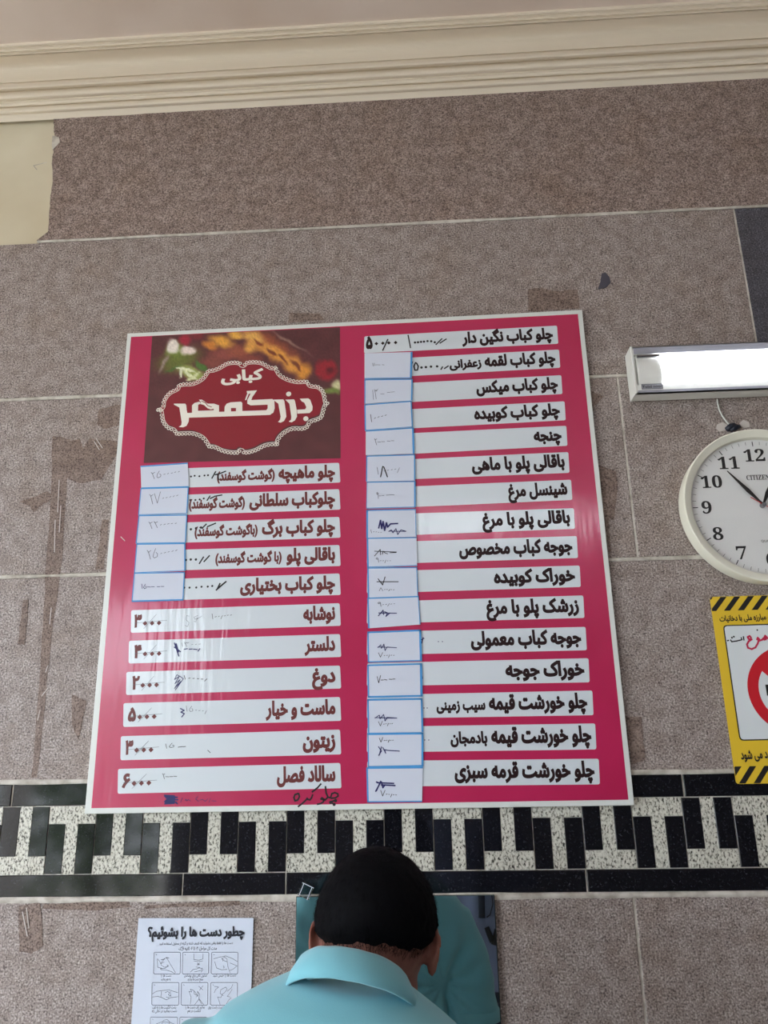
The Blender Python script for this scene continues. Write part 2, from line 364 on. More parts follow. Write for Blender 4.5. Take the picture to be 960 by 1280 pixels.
# outside, seen only as a reflection and a source of daylight
struct('ground',*boxv((-14,-12,-.22),(6,4,-.12)),M['street'],'street paving outside the shop')
def foliage(c,r,n,seed):
    rnd=random.Random(seed); V=[];Fc=[]
    for _ in range(n):
        d=Vector((rnd.gauss(0,1),rnd.gauss(0,1),rnd.gauss(0,1))).normalized()*(rnd.random()**.4); p=Vector(c)+Vector((d.x*r,d.y*r,d.z*r*1.2))
        u=Vector((rnd.gauss(0,1),rnd.gauss(0,1),rnd.gauss(0,1))).normalized(); v=u.orthogonal().normalized(); s=rnd.uniform(.05,.10)
        b=len(V); V+=[p-u*s,p+v*s*.45,p+u*s,p-v*s*.45]; Fc.append((b,b+1,b+2,b+3))
    return V,Fc
for i,(x,y,h,r,lb) in enumerate([(-4.9,-4.4,1.3,1.0,'leafy tree outside, straight behind the open corner'),(-3.2,-6.2,1.1,1.0,'low leafy tree outside, farthest behind the viewer'),(-6.9,-2.0,1.9,1.2,'leafy tree outside, beside the street opening')]):
    t=thing('tree',(x,y,-.12),lb,'tree','trees outside the shop front')
    obj('trunk',*tube([(x,y,-.12),(x+.04,y,h*.5),(x,y+.03,h)],[.10,.08,.05],8),M['bark'],t,True)
    f=obj('foliage',*foliage((x,y,h+.3),r,2600,i),M['trees'],t); f['kind']='stuff'
# ---------------------------------------------------------------- stone cladding
ZJ=[1.7826+.006,2.1868,2.587,2.9895]   # joints from the band upward
def tile(name,pts,m,off=0.0,th=.018,b=.0012):
    return obj(name,*bevprism(pts,-.012,off,b),m,wall)
G=.0022
def jit(a,b,n,s):
    out=[]
    for k in range(n):
        t=k/n; p=a+(b-a)*t; d=(b-a).normalized(); q=Vector((-d.z,0,d.x))
        out.append(p+q*random.uniform(-s,s) if k else p)
    return out
# top course, ragged where it was cut against the cream paint and under the cornice
x_end=XR-.01
left=[W(61,308),W(60,290),W(62,262),W(63,246),W(66,225),W(64.8,205),W(67,187),W(69,176),W(67.5,160),W(67,149)]
top=[W(67,149),W(120,146),W(240,139),W(300,134),W(420,127),W(510,119),W(640,110),W(700,109),W(760,101),W(860,96)]
left[0]=Vector((W(45,308).x,0,ZJ[3]+.006))
lf=[left[0]]
for a,b in zip(left[1:],left[2:]): lf+=jit(a,b,4,.0012)
tp=[]
for a,b in zip(top,top[1:]): tp+=jit(a,b,9,.0014)
tp+=[W(860,96),W(958,90),Vector((x_end,0,ZC0+.005))]
poly=lf+tp+[Vector((x_end,0,ZJ[3]+.006))]
obj('stone_tile',*prism(poly,-.012,.001),M['stone_warm'],wall)
# white mortar smear along the ragged left edge
obj('mortar_smear',*prism([W(66,170),W(74,172),W(75,178),W(66,188),W(65,182)],0.0008,.0018),M['grout'],wall)
# second course
gx=W(917.5,262.5).x
tile('stone_tile',rect(XL+.01,ZJ[2]+.004,gx-G,ZJ[3]-.001),M['stone'])
tile('stone_tile',rect(gx+G,ZJ[2]+.004,x_end,ZJ[3]-.001),M['stone_dark'])
# third course
v3=W(775,500).x
v3=.4285
tile('stone_tile',rect(XL+.01,ZJ[1]+.004,v3-G,ZJ[2]-.004),M['stone'])
tile('stone_tile',rect(v3+G,ZJ[1]+.004,x_end,ZJ[2]-.004),M['stone'])
# fourth course
tile('stone_tile',rect(XL+.01,ZJ[0],.30,ZJ[1]-.004),M['stone'])
tile('stone_tile',rect(.30+2*G,ZJ[0],x_end,ZJ[1]-.004),M['stone'])
# below the band
ZB=1.5854; v5=W(800,1200).x
for a,b in ((XL+.01,-1.15),(-1.15+2*G,v5-G),(v5+G,x_end)):
    tile('stone_tile',rect(a,1.19,b,ZB-.007),M['stone'])
for a,b in ((XL+.01,-1.0),(-1.0+2*G,.2),(.2+2*G,x_end)):
    tile('stone_tile',rect(a,.79,b,1.186),M['stone']); tile('stone_tile',rect(a,.39,b,.786),M['stone']); tile('stone_tile',rect(a,.0,b,.386),M['stone'])
# grout bed, with the fatter uneven bead on the horizontal joints
obj('grout',*join([boxv((XL,-.0005+.002,0),(x_end,.012,ZJ[3]-.004)),boxv((W(66,300).x,.002,ZJ[3]-.004),(x_end,.012,ZC0))]),M['grout'],wall)
def bead(x0,x1,z,h,seed,name='grout'):
    rnd=random.Random(seed); n=int((x1-x0)/.03)+2; V=[];Fc=[]
    for i in range(n):
        x=x0+(x1-x0)*i/(n-1); q=h*(.8+.5*noise.noise(Vector((x*6,seed,0)))); dz=.0012*noise.noise(Vector((x*9,seed,5)))
        for t in (-1,-.4,.4,1): V.append(Vector((x,-.0003-(.0022 if abs(t)<.9 else 0),z+dz+t*q/2)))
    for i in range(n-1):
        for k in range(3): b=i*4+k; Fc.append((b,b+4,b+5,b+1))
    return obj(name,V,Fc,M['grout'],wall,True)
bead(W(46,308).x,x_end,ZJ[3]+.0025,.0085,1); bead(XL+.01,x_end,ZJ[2],.009,2); bead(XL+.01,x_end,ZJ[1],.0095,3)
bead(XL+.01,x_end,ZJ[0]-.003,.010,4); bead(XL+.01,x_end,ZB-.0045,.0125,5)
# black and white granite band
m0=-.7154; MW=.0901; zt,zb1=1.7418,1.6235; za=1.7826
seg=[XL+.01,-1.42,W(7.5,990).x,W(860,985).x,1.2,x_end]
seg=[XL+.01,-1.45,-.792,.463,1.35,x_end]
for a,b in zip(seg,seg[1:]): tile('black_granite_strip',rect(a+.0015,zt+.001,b-.0015,za-.001),M['black_granite'],.001)
seg=[XL+.01,-1.3,W(228,1107).x,W(357,1107).x,W(733,1100).x,1.25,x_end]
for a,b in zip(seg,seg[1:]): tile('black_granite_strip',rect(a+.0013,ZB+.001,b-.0013,zb1-.001),M['black_granite'],.001)
lbar=(zt-zb1); bw=.0325
for i in range(-25,35):
    x0=m0+MW*i
    if x0<XL+.02 or x0+MW>XR-.02: continue
    up=(i%2==0)   # even modules carry their bars low
    c0,c1=x0+.0008,x0+MW-.0008
    a,b=(zt-.031,zt) if up else (zb1,zb1+.031)
    # the T-shaped white piece: cap and stem
    zA,zB_=(zb1,zt-.031) if up else (zb1+.031,zt)
    s0,s1=c0+bw,c1-bw
    if up: pts=[(s0,zb1),(s1,zb1),(s1,a),(c1,a),(c1,zt),(c0,zt),(c0,a),(s0,a)]
    else: pts=[(c0,zb1),(c1,zb1),(c1,b),(s1,b),(s1,zt),(s0,zt),(s0,b),(c0,b)]
    obj('white_granite_piece',*prism([Vector((x,0,z)) for x,z in pts],-.012,.0006),M['white_granite'],wall)
    for u,v in ((c0,s0-.0006),(s1+.0006,c1)):
        tile('black_granite_bar',rect(u,zA+(.001 if up else .0006),v,zB_-.001),M['black_granite'],.001,b=.0006)
# old tape marks on the stone
RES=[[(66,545),(88,549),(84,600),(78,700),(66,780),(58,860),(46,972),(39,972),(45,900),(52,800),(58,700),(64,610)],
[(84,552),(100,548),(104,560),(112,548),(146,552),(148,565),(126,600),(100,604),(80,596),(70,580)],
[(124,512),(150,506),(149,532),(130,536),(121,530)],[(24,628),(60,614),(67,622),(52,632),(42,640),(38,633)],
[(128,650),(136,650),(130,712),(119,712)],[(29,750),(36,750),(31,806),(22,806)],[(90,868),(108,876),(106,890),(98,924),(90,905)],
[(24,1132),(50,1128),(54,1182),(40,1192),(24,1190)],[(55,1130),(160,1126),(164,1134),(110,1138),(52,1136)],[(180,1132),(300,1124),(300,1131),(182,1136)],
[(660,362),(678,360),(690,364),(722,362),(724,386),(660,389)],[(361,391),(400,392),(406,400),(360,404)],
[(739,488),(755,496),(741,510)],[(745,580),(770,590),(772,612),(768,650),(748,650)],[(782,895),(802,896),(806,950),(790,955),(785,930)],[(755,648),(761,648),(764,690),(758,690)]]
for i,pl in enumerate(RES):
    P=[W(x,y,.0) for x,y in pl]; out=[]
    for a,b in zip(P,P[1:]+P[:1]): out+=jit(a,b,5,.0015)
    obj('tape_residue',*prism(out,.0,.0004+.00007*i),M['residue'],wall)
obj('stain_mark',*prism([W(752,342),W(757,341),W(762,347),W(763,354),W(757,360),W(747,362),W(750,354)],0,.0012),mat('dark_stain',(70,68,78),.6),wall)
M['glue']=mat('pale_glue',(198,190,184),.6)
obj('glue_scratches',*ribbon([[(74,600),(72,640)],[(69,650),(68,690)],[(64,760),(62,780)],[(120,548),(128,560)],[(118,552),(124,562)],[(52,870),(60,860)],[(33,1135),(36,1160)],[(28,1140),(34,1170)],[(50,888),(47,900)],[(76,632),(74,665)],[(57,840),(60,832)]],.0016,.002),M['glue'],wall)
obj('paint_scar',*ribbon([[(42,207),(58,203)],[(42,207),(46,212)]],.0022,-.0115),M['grout'],wall)
# ---------------------------------------------------------------- the menu board
BO=.012
corners=[(159.2,416.7),(727.7,387.1),(793.2,1006.7),(105.5,1017.5)]
B4=[W(x,y,BO) for x,y in corners]; bc=centre(B4)
board=thing('menu_board',(bc.x,-.0,B4[3].z),'large square magenta and white price board with a dark red logo panel','menu board')
def quad(name,q,off,m,parent,r=0,px=True):
    P=[W(x,y,off) for x,y in q] if px else q
    if r: P=rounded(P,r)
    return obj(name,P,[tuple(range(len(P)))],m,parent)
V,Fc=bevprism([Vector((p.x,0,p.z)) for p in B4],.0030,BO,.0008); obj('backing_sheet',V,Fc,M['bwhite'],board)
fe=[(163.8,421.2),(722.3,392.6),(785.5,999.6),(114.2,1010.2)]
quad('magenta_field',fe,BO+.0002,M['mag'],board)
RT=[ # right column: right edge x,top y,bottom y ; left reference x, top y, bottom y
(697.8,407,429.7,455,420.5,441.6),(700.3,436.9,459.7,515,447,470),(703.1,469,492.5,516,478.4,502.5),(707.2,501.6,525.3,516.6,511.3,535.3),(709.4,532.2,557.2,517.5,541.3,567.2),
(711.9,565,591,518,573.8,598.8),(715.4,599.7,624.9,520,607.8,633.6),(718.7,635.2,661,520,641.7,668.5),(722.5,670,697.5,520.7,676.5,703.7),(726,706.9,733.7,521.4,712.7,740),
(730.6,744.3,772.4,525.6,750.5,778),(733.5,783.6,812.8,526.4,788.4,817.5),(737.1,822.7,852.9,527.5,827.4,856.6),(741.9,863.1,894,528.6,867.5,897.4),(745.5,904.3,936.8,528.6,907.6,939.7),(749.9,948.4,980.5,528.6,950.6,982.7)]
LT=[(425.5,578.5,603.2,236.7,585.1,609.3,180),(425.6,611.4,637,235.8,618.3,643.4,177),(425.7,646.1,672.1,234,653,678.2,174),(425.8,681.2,707.5,232,687,712.6,171),(425.9,716.8,743.7,230.4,723.2,749.8,168),
(426,754,782.2,164,762.8,791,164),(426.5,792.5,821.2,161.2,801,829.4,161.2),(426.5,831.9,860.6,158,840,868.7,158),(426.5,871.2,901,154.4,879,908.7,154.4),(426.5,911.9,943,151,920.3,950.3,151),(426.8,953.7,985.3,147.5,961.2,992.2,147.5)]
def row(r,xl,name='price_row'):
    xr,ta,ba,x0,tb,bb=r[:6]
    top=lambda x:tb+(ta-tb)*(x-x0)/(xr-x0); bot=lambda x:bb+(ba-bb)*(x-x0)/(xr-x0)
    o=quad(name,[(xl,top(xl)),(xr-1.5,top(xr)),(xr,bot(xr)),(xl-.5,bot(xl))],BO+.0004,M['strip'],board,r=.004)
    return o,top,bot
def rowtext(s,x0,x1,rw,m,em=1.0,drop=.70,bold=.054,name='lettering',rtl=True):
    o,top,bot=rw
    h=lambda x:bot(x)-top(x); base=lambda x:top(x)+h(x)*drop
    e=(W((x0+x1)/2,bot((x0+x1)/2),BO)-W((x0+x1)/2,top((x0+x1)/2),BO)).length*.80*em
    return text(name,s,(x0,base(x0)),(x1,base(x1)),e,BO+.0006,m,o,bold,rtl=rtl)
RTX=[[('چلو کباب نگین دار',577.5,691.6)],[('چلو کباب لقمه',606,694.7),('زعفرانی',562,602)],[('چلو کباب میکس',595.6,697.8)],[('چلو کباب کوبیده',593,700.3)],[('چنجه',667.5,702.5)],
[('باقالی پلو با ماهی',590,706.3)],[('شینسل مرغ',635.4,709.6)],[('باقالی پلو با مرغ',603,713)],[('جوجه کباب مخصوص',574,716)],[('خوراک کوبیده',617.6,719.3)],[('زرشک پلو با مرغ',608,724)],
[('جوجه کباب معمولی',588.7,727)],[('خوراک جوجه',632,731)],[('چلو خورشت قیمه',611.3,734.6),('سیب زمینی',545.7,607)],[('چلو خورشت قیمه',614.3,739.7),('بادمجان',563.2,609.5)],[('چلو خورشت قرمه سبزی',568.3,743.7)]]
rr=[]
for r,tx in zip(RT,RTX):
    rw=row(r,455.5 if r is RT[0] else 459); rr.append(rw)
    for k,(s,a,b) in enumerate(tx): rowtext(s,a,b,rw,M['ltr'],1.0 if k==0 else .74,.68)
LTX=[[('چلو ماهیچه',347.9,418.9),('(گوشت گوسفند)',271,343.4)],[('چلوکباب سلطانی',311.6,418.9),('(گوشت گوسفند)',236,306)],[('چلو کباب برگ',327.3,418.9),('(باگوشت گوسفند)',243,322)],[('باقالی پلو',357.9,418.9),('(با گوشت گوسفند)',269,352)],
[('چلو کباب بختیاری',300,418.9)],[('نوشابه',379,419)],[('دلستر',380.6,419)],[('دوغ',390,419.3)],[('ماست و خیار',332,419.3)],[('زیتون',378.4,419.3)],[('سالاد فصل',346,419.3)]]
PR=[None]*5+[('۳۰۰۰',166.6,201.6),('۴۰۰۰',166.6,201.6),('۲۰۰۰',164,198.4),('۵۰۰۰',159.4,195.6),('۳۰۰۰',155.6,191.6),('۶۰۰۰',152,189)]
lr=[]
for r,tx,p in zip(LT,LTX,PR):
    rw=row(r,r[6]); lr.append(rw)
    for k,(s,a,b) in enumerate(tx): rowtext(s,a,b,rw,M['ltr_red'],1.0 if k==0 else .76,.68)
    if p:
        c=crop(150,750,4.925); o,top,bot=rw; x0,x1=p[1],p[2]; y=(top(x0)+bot(x0))/2
        h=bot(x0)-top(x0); w9=x1-x0
        text('price_digit',p[0][0],(x0,y+h*.24),(x0+w9*.28,y+h*.24),.034,BO+.0006,M['ltr_red'],o,.05,rtl=False)
        dd=dots([(x0+w9*q,y+h*.10-w9*q*.03) for q in (.42,.67,.92)],.0049,BO+.0006,4); obj('price_digit',*dd,M['ltr_red'],o)
        pen('pen_strike',[[(x0+2,y+2),(x1+7,y-1.5)],[(x0+13,y+9),(x1-6,y-9)]],.0006,BO+.0008,M['pen'],o)
# first price of the right column is printed as well
o,top,bot=rr[0]
text('price_digit','۵',(457.5,435.5),(466,435),.040,BO+.0006,M['ltr'],o,.055,rtl=False)
obj('price_digit',*dots([(470.5,429.5),(478.5,429),(486,428.6),(494.5,428.2)],.0042,BO+.0006,4),M['ltr'],o)
# marker additions on the rows
c=crop(450,400,6.4)
pen('marker_price',[c([(385,122),(404,222)]),c([(608,196),(655,150)]),c([(640,185),(690,152)]),c([(182,242),(222,155)])],.0028,BO+.0008,M['black'],rr[0][0],c([(440,180),(464,178),(488,175),(512,173),(540,169),(570,170),(598,178)]),.0027)
c=crop(450,400,6.4)
pen('marker_price',[c([(445,340),(432,370),(440,402),(460,400),(466,370),(452,345)]),c([(648,395),(660,375)]),c([(676,388),(706,368)]),c([(404,382),(418,335)])],.0030,BO+.0008,M['black'],rr[1][0],c([(492,380),(527,377),(568,373),(617,371)]),.0029)
c=crop(150,570,6.4)
pen('marker_price',[c([(735,178),(765,125)]),c([(762,150),(800,140),(845,122)]),c([(780,150),(790,190)])],.0028,BO+.0008,M['black'],lr[0][0],c([(568,164),(597,158),(635,162),(676,156),(704,154)]),.0022)
pen('marker_price',[c([(697,355),(720,320)]),c([(722,340),(760,322),(815,312)])],.0028,BO+.0008,M['black'],lr[1][0],c([(563,352),(603,352),(637,348),(670,340)]),.0022)
pen('marker_price',[c([(660,575),(690,545)]),c([(700,565),(765,538)]),c([(640,572),(662,578)])],.0028,BO+.0008,M['black'],lr[2][0],c([(567,586),(608,578),(648,572)]),.0026)
pen('marker_price',[c([(635,860),(668,808)]),c([(672,845),(715,798)])],.0028,BO+.0008,M['black'],lr[3][0],c([(527,832),(566,828),(607,828)]),.0026)
pen('marker_price',[c([(770,1072),(835,1015)]),c([(800,1045),(848,1005)]),c([(780,1060),(800,1020)])],.0030,BO+.0008,M['black'],lr[4][0],c([(514,1053),(556,1053),(610,1052),(652,1046),(702,1045),(738,1040)]),.0022)
c=crop(150,750,4.925)
def scrib(x,y,w_,h_,n,s=1):
    return [[(x+w_*(k%2)+random.uniform(-.2,.2)*w_, y+h_*k/n) for k in range(n+1)]]
hand('pen_price','100/000',(264,774),(291,771),6.5,BO+.0008,M['black'],lr[5][0],.0010)
pen('pen_note',[c([(425,100),(410,95),(405,120),(425,140),(415,165),(400,155)]),c([(480,95),(455,105),(462,120),(478,110),(465,135),(455,130)]),c([(470,120),(505,98)])],.0006,BO+.0008,M['pen'],lr[5][0])
pen('pen_scribble',c([(335,265),(355,300),(342,300),(362,345)]) and [c([(335,265),(362,345)]),c([(345,270),(360,320)]),c([(335,290),(372,318)])],.0024,BO+.0008,M['navy'],lr[6][0])
hand('pen_price','13000',(226,808.5),(252,807),5,BO+.0008,M['pen'],lr[6][0],.0008)
pen('pen_scribble',[c([(395,303),(415,300)]),c([(425,303),(445,302)]),c([(452,303),(475,305)]),c([(480,315),(492,300)])],.0020,BO+.0008,M['navy'],lr[6][0])
pen('pen_scribble',[c([(350,460),(335,490),(365,470),(338,515),(370,490),(335,545),(375,500),(340,555),(390,485),(370,470),(350,460)])],.0013,BO+.0008,M['navy'],lr[7][0])
hand('pen_price','10000/',(229,849),(260,851),4.5,BO+.0008,M['black'],lr[7][0],.0012)
pen('pen_scribble',[c([(372,668),(395,680),(375,690),(396,700),(380,720)])],.0020,BO+.0008,M['navy'],lr[8][0])
hand('pen_price','15000/',(232,889),(259,892),7,BO+.0008,M['pen'],lr[8][0],.0009)
hand('pen_price','15',(206,936),(220,934),6,BO+.0008,M['black'],lr[9][0],.0010)
pen('pen_price',[c([(358,906),(380,903),(404,902)])],.0012,BO+.0008,M['black'],lr[9][0]); pen('pen_mark',[c([(540,925),(556,940)])],.0012,BO+.0008,M['black'],lr[9][0])
hand('pen_price','2---',(203,974),(222,973),7,BO+.0008,M['black'],lr[10][0],.0010)
# pen notes on the magenta foot of the board
pen('pen_scribble',scrib(207,994,13,11,14)+[[(207,996),(221,997)],[(208,999),(222,1000)],[(207,1002),(221,1003)],[(206,994),(222,1005)]],.0020,BO+.0008,M['navy'],board)
pen('pen_note',[c([(372,1245),(384,1218)]),c([(400,1235),(405,1225),(412,1238),(420,1228),(434,1238)]),c([(480,1210),(465,1225),(485,1240)]),c([(490,1232),(510,1228),(525,1240),(540,1225)]),c([(548,1245),(556,1222)]),c([(565,1236),(592,1238)])],.0010,BO+.0008,M['navy'],board)
c=crop(350,980,10.67)
pen('marker_note',[c([(680,165),(690,130),(730,115),(770,130),(775,160),(740,185),(690,190),(640,175),(615,120),(606,35)]),c([(640,175),(620,195),(600,215),(545,200),(560,185),(590,205),(575,240),(540,262),(500,270)]),c([(670,240),(745,215)]),c([(690,248),(700,256)]),c([(545,0),(500,50),(430,105)]),c([(435,145),(420,185),(400,212),(370,205),(362,190),(345,215),(290,265),(245,300)]),c([(240,130),(200,140),(185,180),(200,225),(235,215),(260,170),(250,130),(235,128)])],.0030,BO+.0008,M['black'],board,c([(675,245),(722,272),(740,222)]),.0030)
# small pen remains where rows meet the slips
for k_,s_ in ((11,[[(527,804),(529,797)],[(526,800),(530,798)]]),(12,[[(527,843),(528,848)]])): pen('pen_mark',s_,.002,BO+.0008,M['navy'],rr[k_][0])
for k_,s_ in ((11,[(548,802),(553,802)]),(13,[(530,885),(534,885)]),(14,[(531,925),(536,925)])): obj('pen_mark',*dots(s_,.0011,BO+.0008),M['navy'],rr[k_][0])
# ---- logo panel: a printed photograph of grilled food with a lettered plaque
pan=[(190.2,420.2),(425,409),(425.8,572.8),(179.6,578.8)]
PH=[ # blurred patches of the printed picture: x,y,rx,ry,turn,colour,softness
(224,450,30,14,.3,(98,104,44),.7),(218,438,12,12,0,(110,125,50),.6),(216,433,8,10,.3,(222,212,200),.35),(235,438,10,6,.1,(226,208,198),.35),(231,425,8,8,0,(160,34,56),.5),(246,420,9,6,0,(120,40,48),.6),
(262,432,10,5,-.4,(196,120,50),.5),(277,427,17,8,-.3,(222,158,66),.6),(295,419,12,6,-.2,(226,168,70),.6),(283,443,24,8,0,(140,70,62),.6),(299,440,14,9,0,(150,78,58),.6),(268,453,18,8,0,(128,66,58),.6),(312,450,16,8,0,(132,64,54),.6),
(340,432,44,12,-.55,(150,78,50),.7),(316,421,15,9,-.4,(224,168,84),.7),(314,433,9,8,-.8,(220,156,74),.7),(334,436,16,8,-.1,(214,146,66),.6),(350,446,15,9,-.4,(218,150,64),.6),(365,456,11,11,-.8,(216,148,66),.6),(379,464,10,12,-.9,(214,142,56),.6),
(340,440,2,9,.9,(120,58,34),.4),(354,449,2,9,.8,(120,58,34),.4),(370,457,2,10,.7,(120,58,34),.4),(322,428,2,8,.8,(130,62,36),.4),
(362,428,30,1.6,-.55,(140,108,96),.8),(408,462,14,14,0,(150,28,44),.35),(413,464,5,4,0,(92,16,32),.9),(421,482,7,7,0,(200,196,150),.5),(415,489,12,4,0,(112,128,60),.6),
(205,455,2,14,-.5,(150,130,120),.6),(240,466,20,8,-.3,(150,160,84),.5),(232,463,14,1.6,-.2,(224,224,186),.3),(236,468,14,1.6,-.5,(220,222,180),.3),(242,470,12,1.6,.5,(216,220,170),.3),(226,466,6,1.4,1.0,(222,222,190),.3),(252,458,10,4,-.6,(74,110,46),.4),(217,461,12,2,.3,(70,104,44),.4)]
def sm(a,b,x):
    t=max(0,min(1,(x-a)/(b-a))); return t*t*(3-2*t)
def picture(px,py):
    n_=noise.noise(Vector((px*.06,py*.06,3)))
    c=[86+10*n_,42+5*n_,46+5*n_]
    px+=3*noise.noise(Vector((px*.09,py*.09,1))); py+=3*noise.noise(Vector((px*.09,py*.09,7)))
    for x,y,rx,ry,t,col,so in PH:
        dx,dy=px-x,py-y; ct,st=math.cos(t),math.sin(t); u=(dx*ct-dy*st)/rx; v=(dx*st+dy*ct)/ry; r=math.hypot(u,v)+.12*noise.noise(Vector((px*.25,py*.25,x)))
        a=1-sm(1-so,1+so*.6,r); c=[p+(q-p)*a for p,q in zip(c,col)]
    g=1+.16*noise.noise(Vector((px*.5,py*.5,9))) if py<492 else 1
    return [max(0,min(255,q*g)) for q in c]
mp=bpy.data.materials.new('printed_food_picture'); mp.use_nodes=True
b_=mp.node_tree.nodes['Principled BSDF']; b_.inputs['Roughness'].default_value=.3; b_.inputs['Coat Weight'].default_value=.2
at=N(mp,'ShaderNodeVertexColor'); at.layer_name='print'; L(mp,at.outputs[0],b_.inputs['Base Color'])
NU,NV=150,100; V=[];cols=[]
for j in range(NV+1):
    for i in range(NU+1):
        u,v=i/NU,j/NV
        x=(pan[0][0]*(1-u)+pan[1][0]*u)*(1-v)+(pan[3][0]*(1-u)+pan[2][0]*u)*v; y=(pan[0][1]*(1-u)+pan[1][1]*u)*(1-v)+(pan[3][1]*(1-u)+pan[2][1]*u)*v
        V.append(W(x,y,BO+.0004)); cols.append(lin(picture(x,y)))
Fc=[(j*(NU+1)+i,(j+1)*(NU+1)+i,(j+1)*(NU+1)+i+1,j*(NU+1)+i+1) for j in range(NV) for i in range(NU)]
panel=obj('logo_panel',V,Fc,mp,board); panel['label']='dark maroon panel printed with grilled food'
ca=panel.data.color_attributes.new('print','FLOAT_COLOR','POINT'); ca.data.foreach_set('color',[q for c4 in cols for q in c4])
c=crop(150,390,3.31)
halfT=[(150,403),(170,390),(172,370),(185,345),(205,325),(232,312),(238,298),(262,290),(300,288),(335,270),(352,248),(362,236),(385,232),(410,222),(440,205),(475,200),(500,205),(508,214),(520,203),(550,198),(590,203),(625,222),(648,222),(655,235),(668,255),(700,272),(735,280),(775,280),(790,297),(822,302),(845,322),(855,350),(858,370),(870,378)]
halfB=[(858,388),(850,410),(840,440),(815,455),(792,462),(780,482),(755,492),(715,492),(680,510),(660,535),(655,555),(630,556),(600,562),(565,580),(530,590),(508,588),(500,580),(490,590),(455,590),(420,582),(390,568),(365,564),(352,545),(335,525),(300,512),(262,512),(232,512),(218,495),(195,487),(172,460),(165,430),(162,412)]
out0=[Vector((x,y,0)) for x,y in c(halfT+halfB)]
def smooth_closed(P,k=3):
    for _ in range(1):
        Q=[]
        n=len(P)
        for i in range(n):
            p0,p1,p2,p3=P[i-1],P[i],P[(i+1)%n],P[(i+2)%n]
            for s in range(k):
                t=s/k; Q.append(.5*((2*p1)+(p2-p0)*t+(2*p0-5*p1+4*p2-p3)*t*t+(3*p1-p0-3*p2+p3)*t**3))
        P=Q
    return P
ol=smooth_closed(out0); cc_=Vector((304,511,0))
def shrink(P,d):
    n=len(P); r=[]
    for i in range(n):
        t=(P[(i+2)%n]-P[i-2]).normalized(); q=Vector((-t.y,t.x,0)); 
        a=P[i]+q*d; b=P[i]-q*d; r.append(a if (a-cc_).length<(b-cc_).length else b)
    return r
def polyfill(name,P,off,m,parent):
    Wp=[W(p.x,p.y,off) for p in P]; t=tessellate_polygon([Wp]); return obj(name,Wp,[tuple(x) for x in t],m,parent)
_q=[W(p.x,p.y,0) for p in shrink(ol,4.4)]; _q=[Vector((p.x,p.z)) for p in _q]
if _area(_q)<0: _q=_q[::-1]
_v,_f=fillpoly([_q]); obj('plaque',[Vector((x,-(BO+.0006),z)) for x,z in _v],_f,M['plaque'],panel)
o2=shrink(ol,5.0); 
chain=[]
# resample the chain border evenly
per=[(ol[i],ol[(i+1)%len(ol)]) for i in range(len(ol))]; acc=0; nxt=0; rings=[]
inn=shrink(ol,2.2)
for i,(a,b) in enumerate(per):
    l=(b-a).length
    while nxt<=acc+l and l>0:
        t=(nxt-acc)/l; p=inn[i]+(inn[(i+1)%len(inn)]-inn[i])*t; rings.append(p); nxt+=4.3
    acc+=l
RL=[]
for p in rings:
    w0=W(p.x,p.y,BO+.0008); RL.append(([w0+Vector((math.cos(k*math.pi/4)*r_,0,math.sin(k*math.pi/4)*r_)) for r_ in (.0037,.0021) for k in range(8)],[(k,(k+1)%8,(k+1)%8+8,k+8) for k in range(8)]))
cl=lambda P:[[(p.x,p.y) for p in P+[P[0]]]]
obj('chain_border',*join(RL),M['logo'],panel)
obj('border_line',*ribbon(cl(o2),.0013,BO+.0008),M['logo'],panel)
c=crop(205,450,4.8)
text('shop_kind_lettering','کبابی',c([(342,131)])[0],c([(597,112)])[0],.034,BO+.0008,M['logo'],panel,.045)
LG=[ # shop name, traced letter by letter
[(60,262),(128,262),(134,272),(136,300),(140,318),(640,300),(640,328),(625,330),(150,346),(148,370),(135,395),(115,404),(88,402),(104,390),(106,372),(92,285),(60,268)],  # reh and the long base line
[(168,330),(168,272),(182,258),(212,250),(222,262),(205,268),(203,330)],
[(210,238),(228,238),(262,262),(300,262),(330,272),(330,318),(300,318),(298,292),(280,296),(262,290),(240,270),(212,262),(222,255)],
[(203,305),(330,300),(330,322),(203,330)],
[(362,318),(364,280),(376,262),(400,254),(462,250),(470,258),(470,318),(432,318),(432,288),(402,288),(402,318)],
[(497,186),(558,182),(530,222),(524,240),(650,234),(662,244),(664,290),(656,316),(632,330),(610,306),(622,290),(622,268),(520,272),(500,262),(500,240),(520,200),(508,204),(494,240),(486,240),(500,200),(496,192)],
[(655,238),(716,236),(722,246),(730,300),(734,340),(720,366),(700,376),(684,372),(696,358),(700,340),(686,262),(670,250)],
[(728,238),(780,236),(786,246),(796,300),(798,340),(786,362),(766,374),(748,370),(762,358),(764,340),(752,262),(740,250)],
[(815,232),(866,230),(878,240),(892,280),(890,302),(874,318),(800,322),(798,298),(846,296),(854,284),(842,256),(826,248)]]
LGm=[]
_cs=[]
for pl in LG:
    q=[W(x,y,BO+.0008) for x,y in c(pl)]; q=[Vector((p.x,p.z)) for p in q]
    if _area(q)<0: q=q[::-1]
    _cs.append(q)
_v,_f=fillpoly(_cs); LGm.append(([Vector((x,-(BO+.0008),z)) for x,z in _v],_f))
LGm.append(dots(c([(748,204)]),.0056,BO+.0008,14)); LGm.append(dots(c([(851,352)]),.0056,BO+.0008,14))
obj('shop_name_lettering',*join(LGm),M['logo'],panel)
obj('letter_counter',*ribbon([c([(225,246),(250,258),(262,274),(285,282)])],.0016,BO+.001),M['plaque'],panel)
# white scuffs on the laminate
obj('laminate_scratch',*ribbon([[(151,671),(156,676)]],.0012,BO+.0009),M['bwhite'],board)
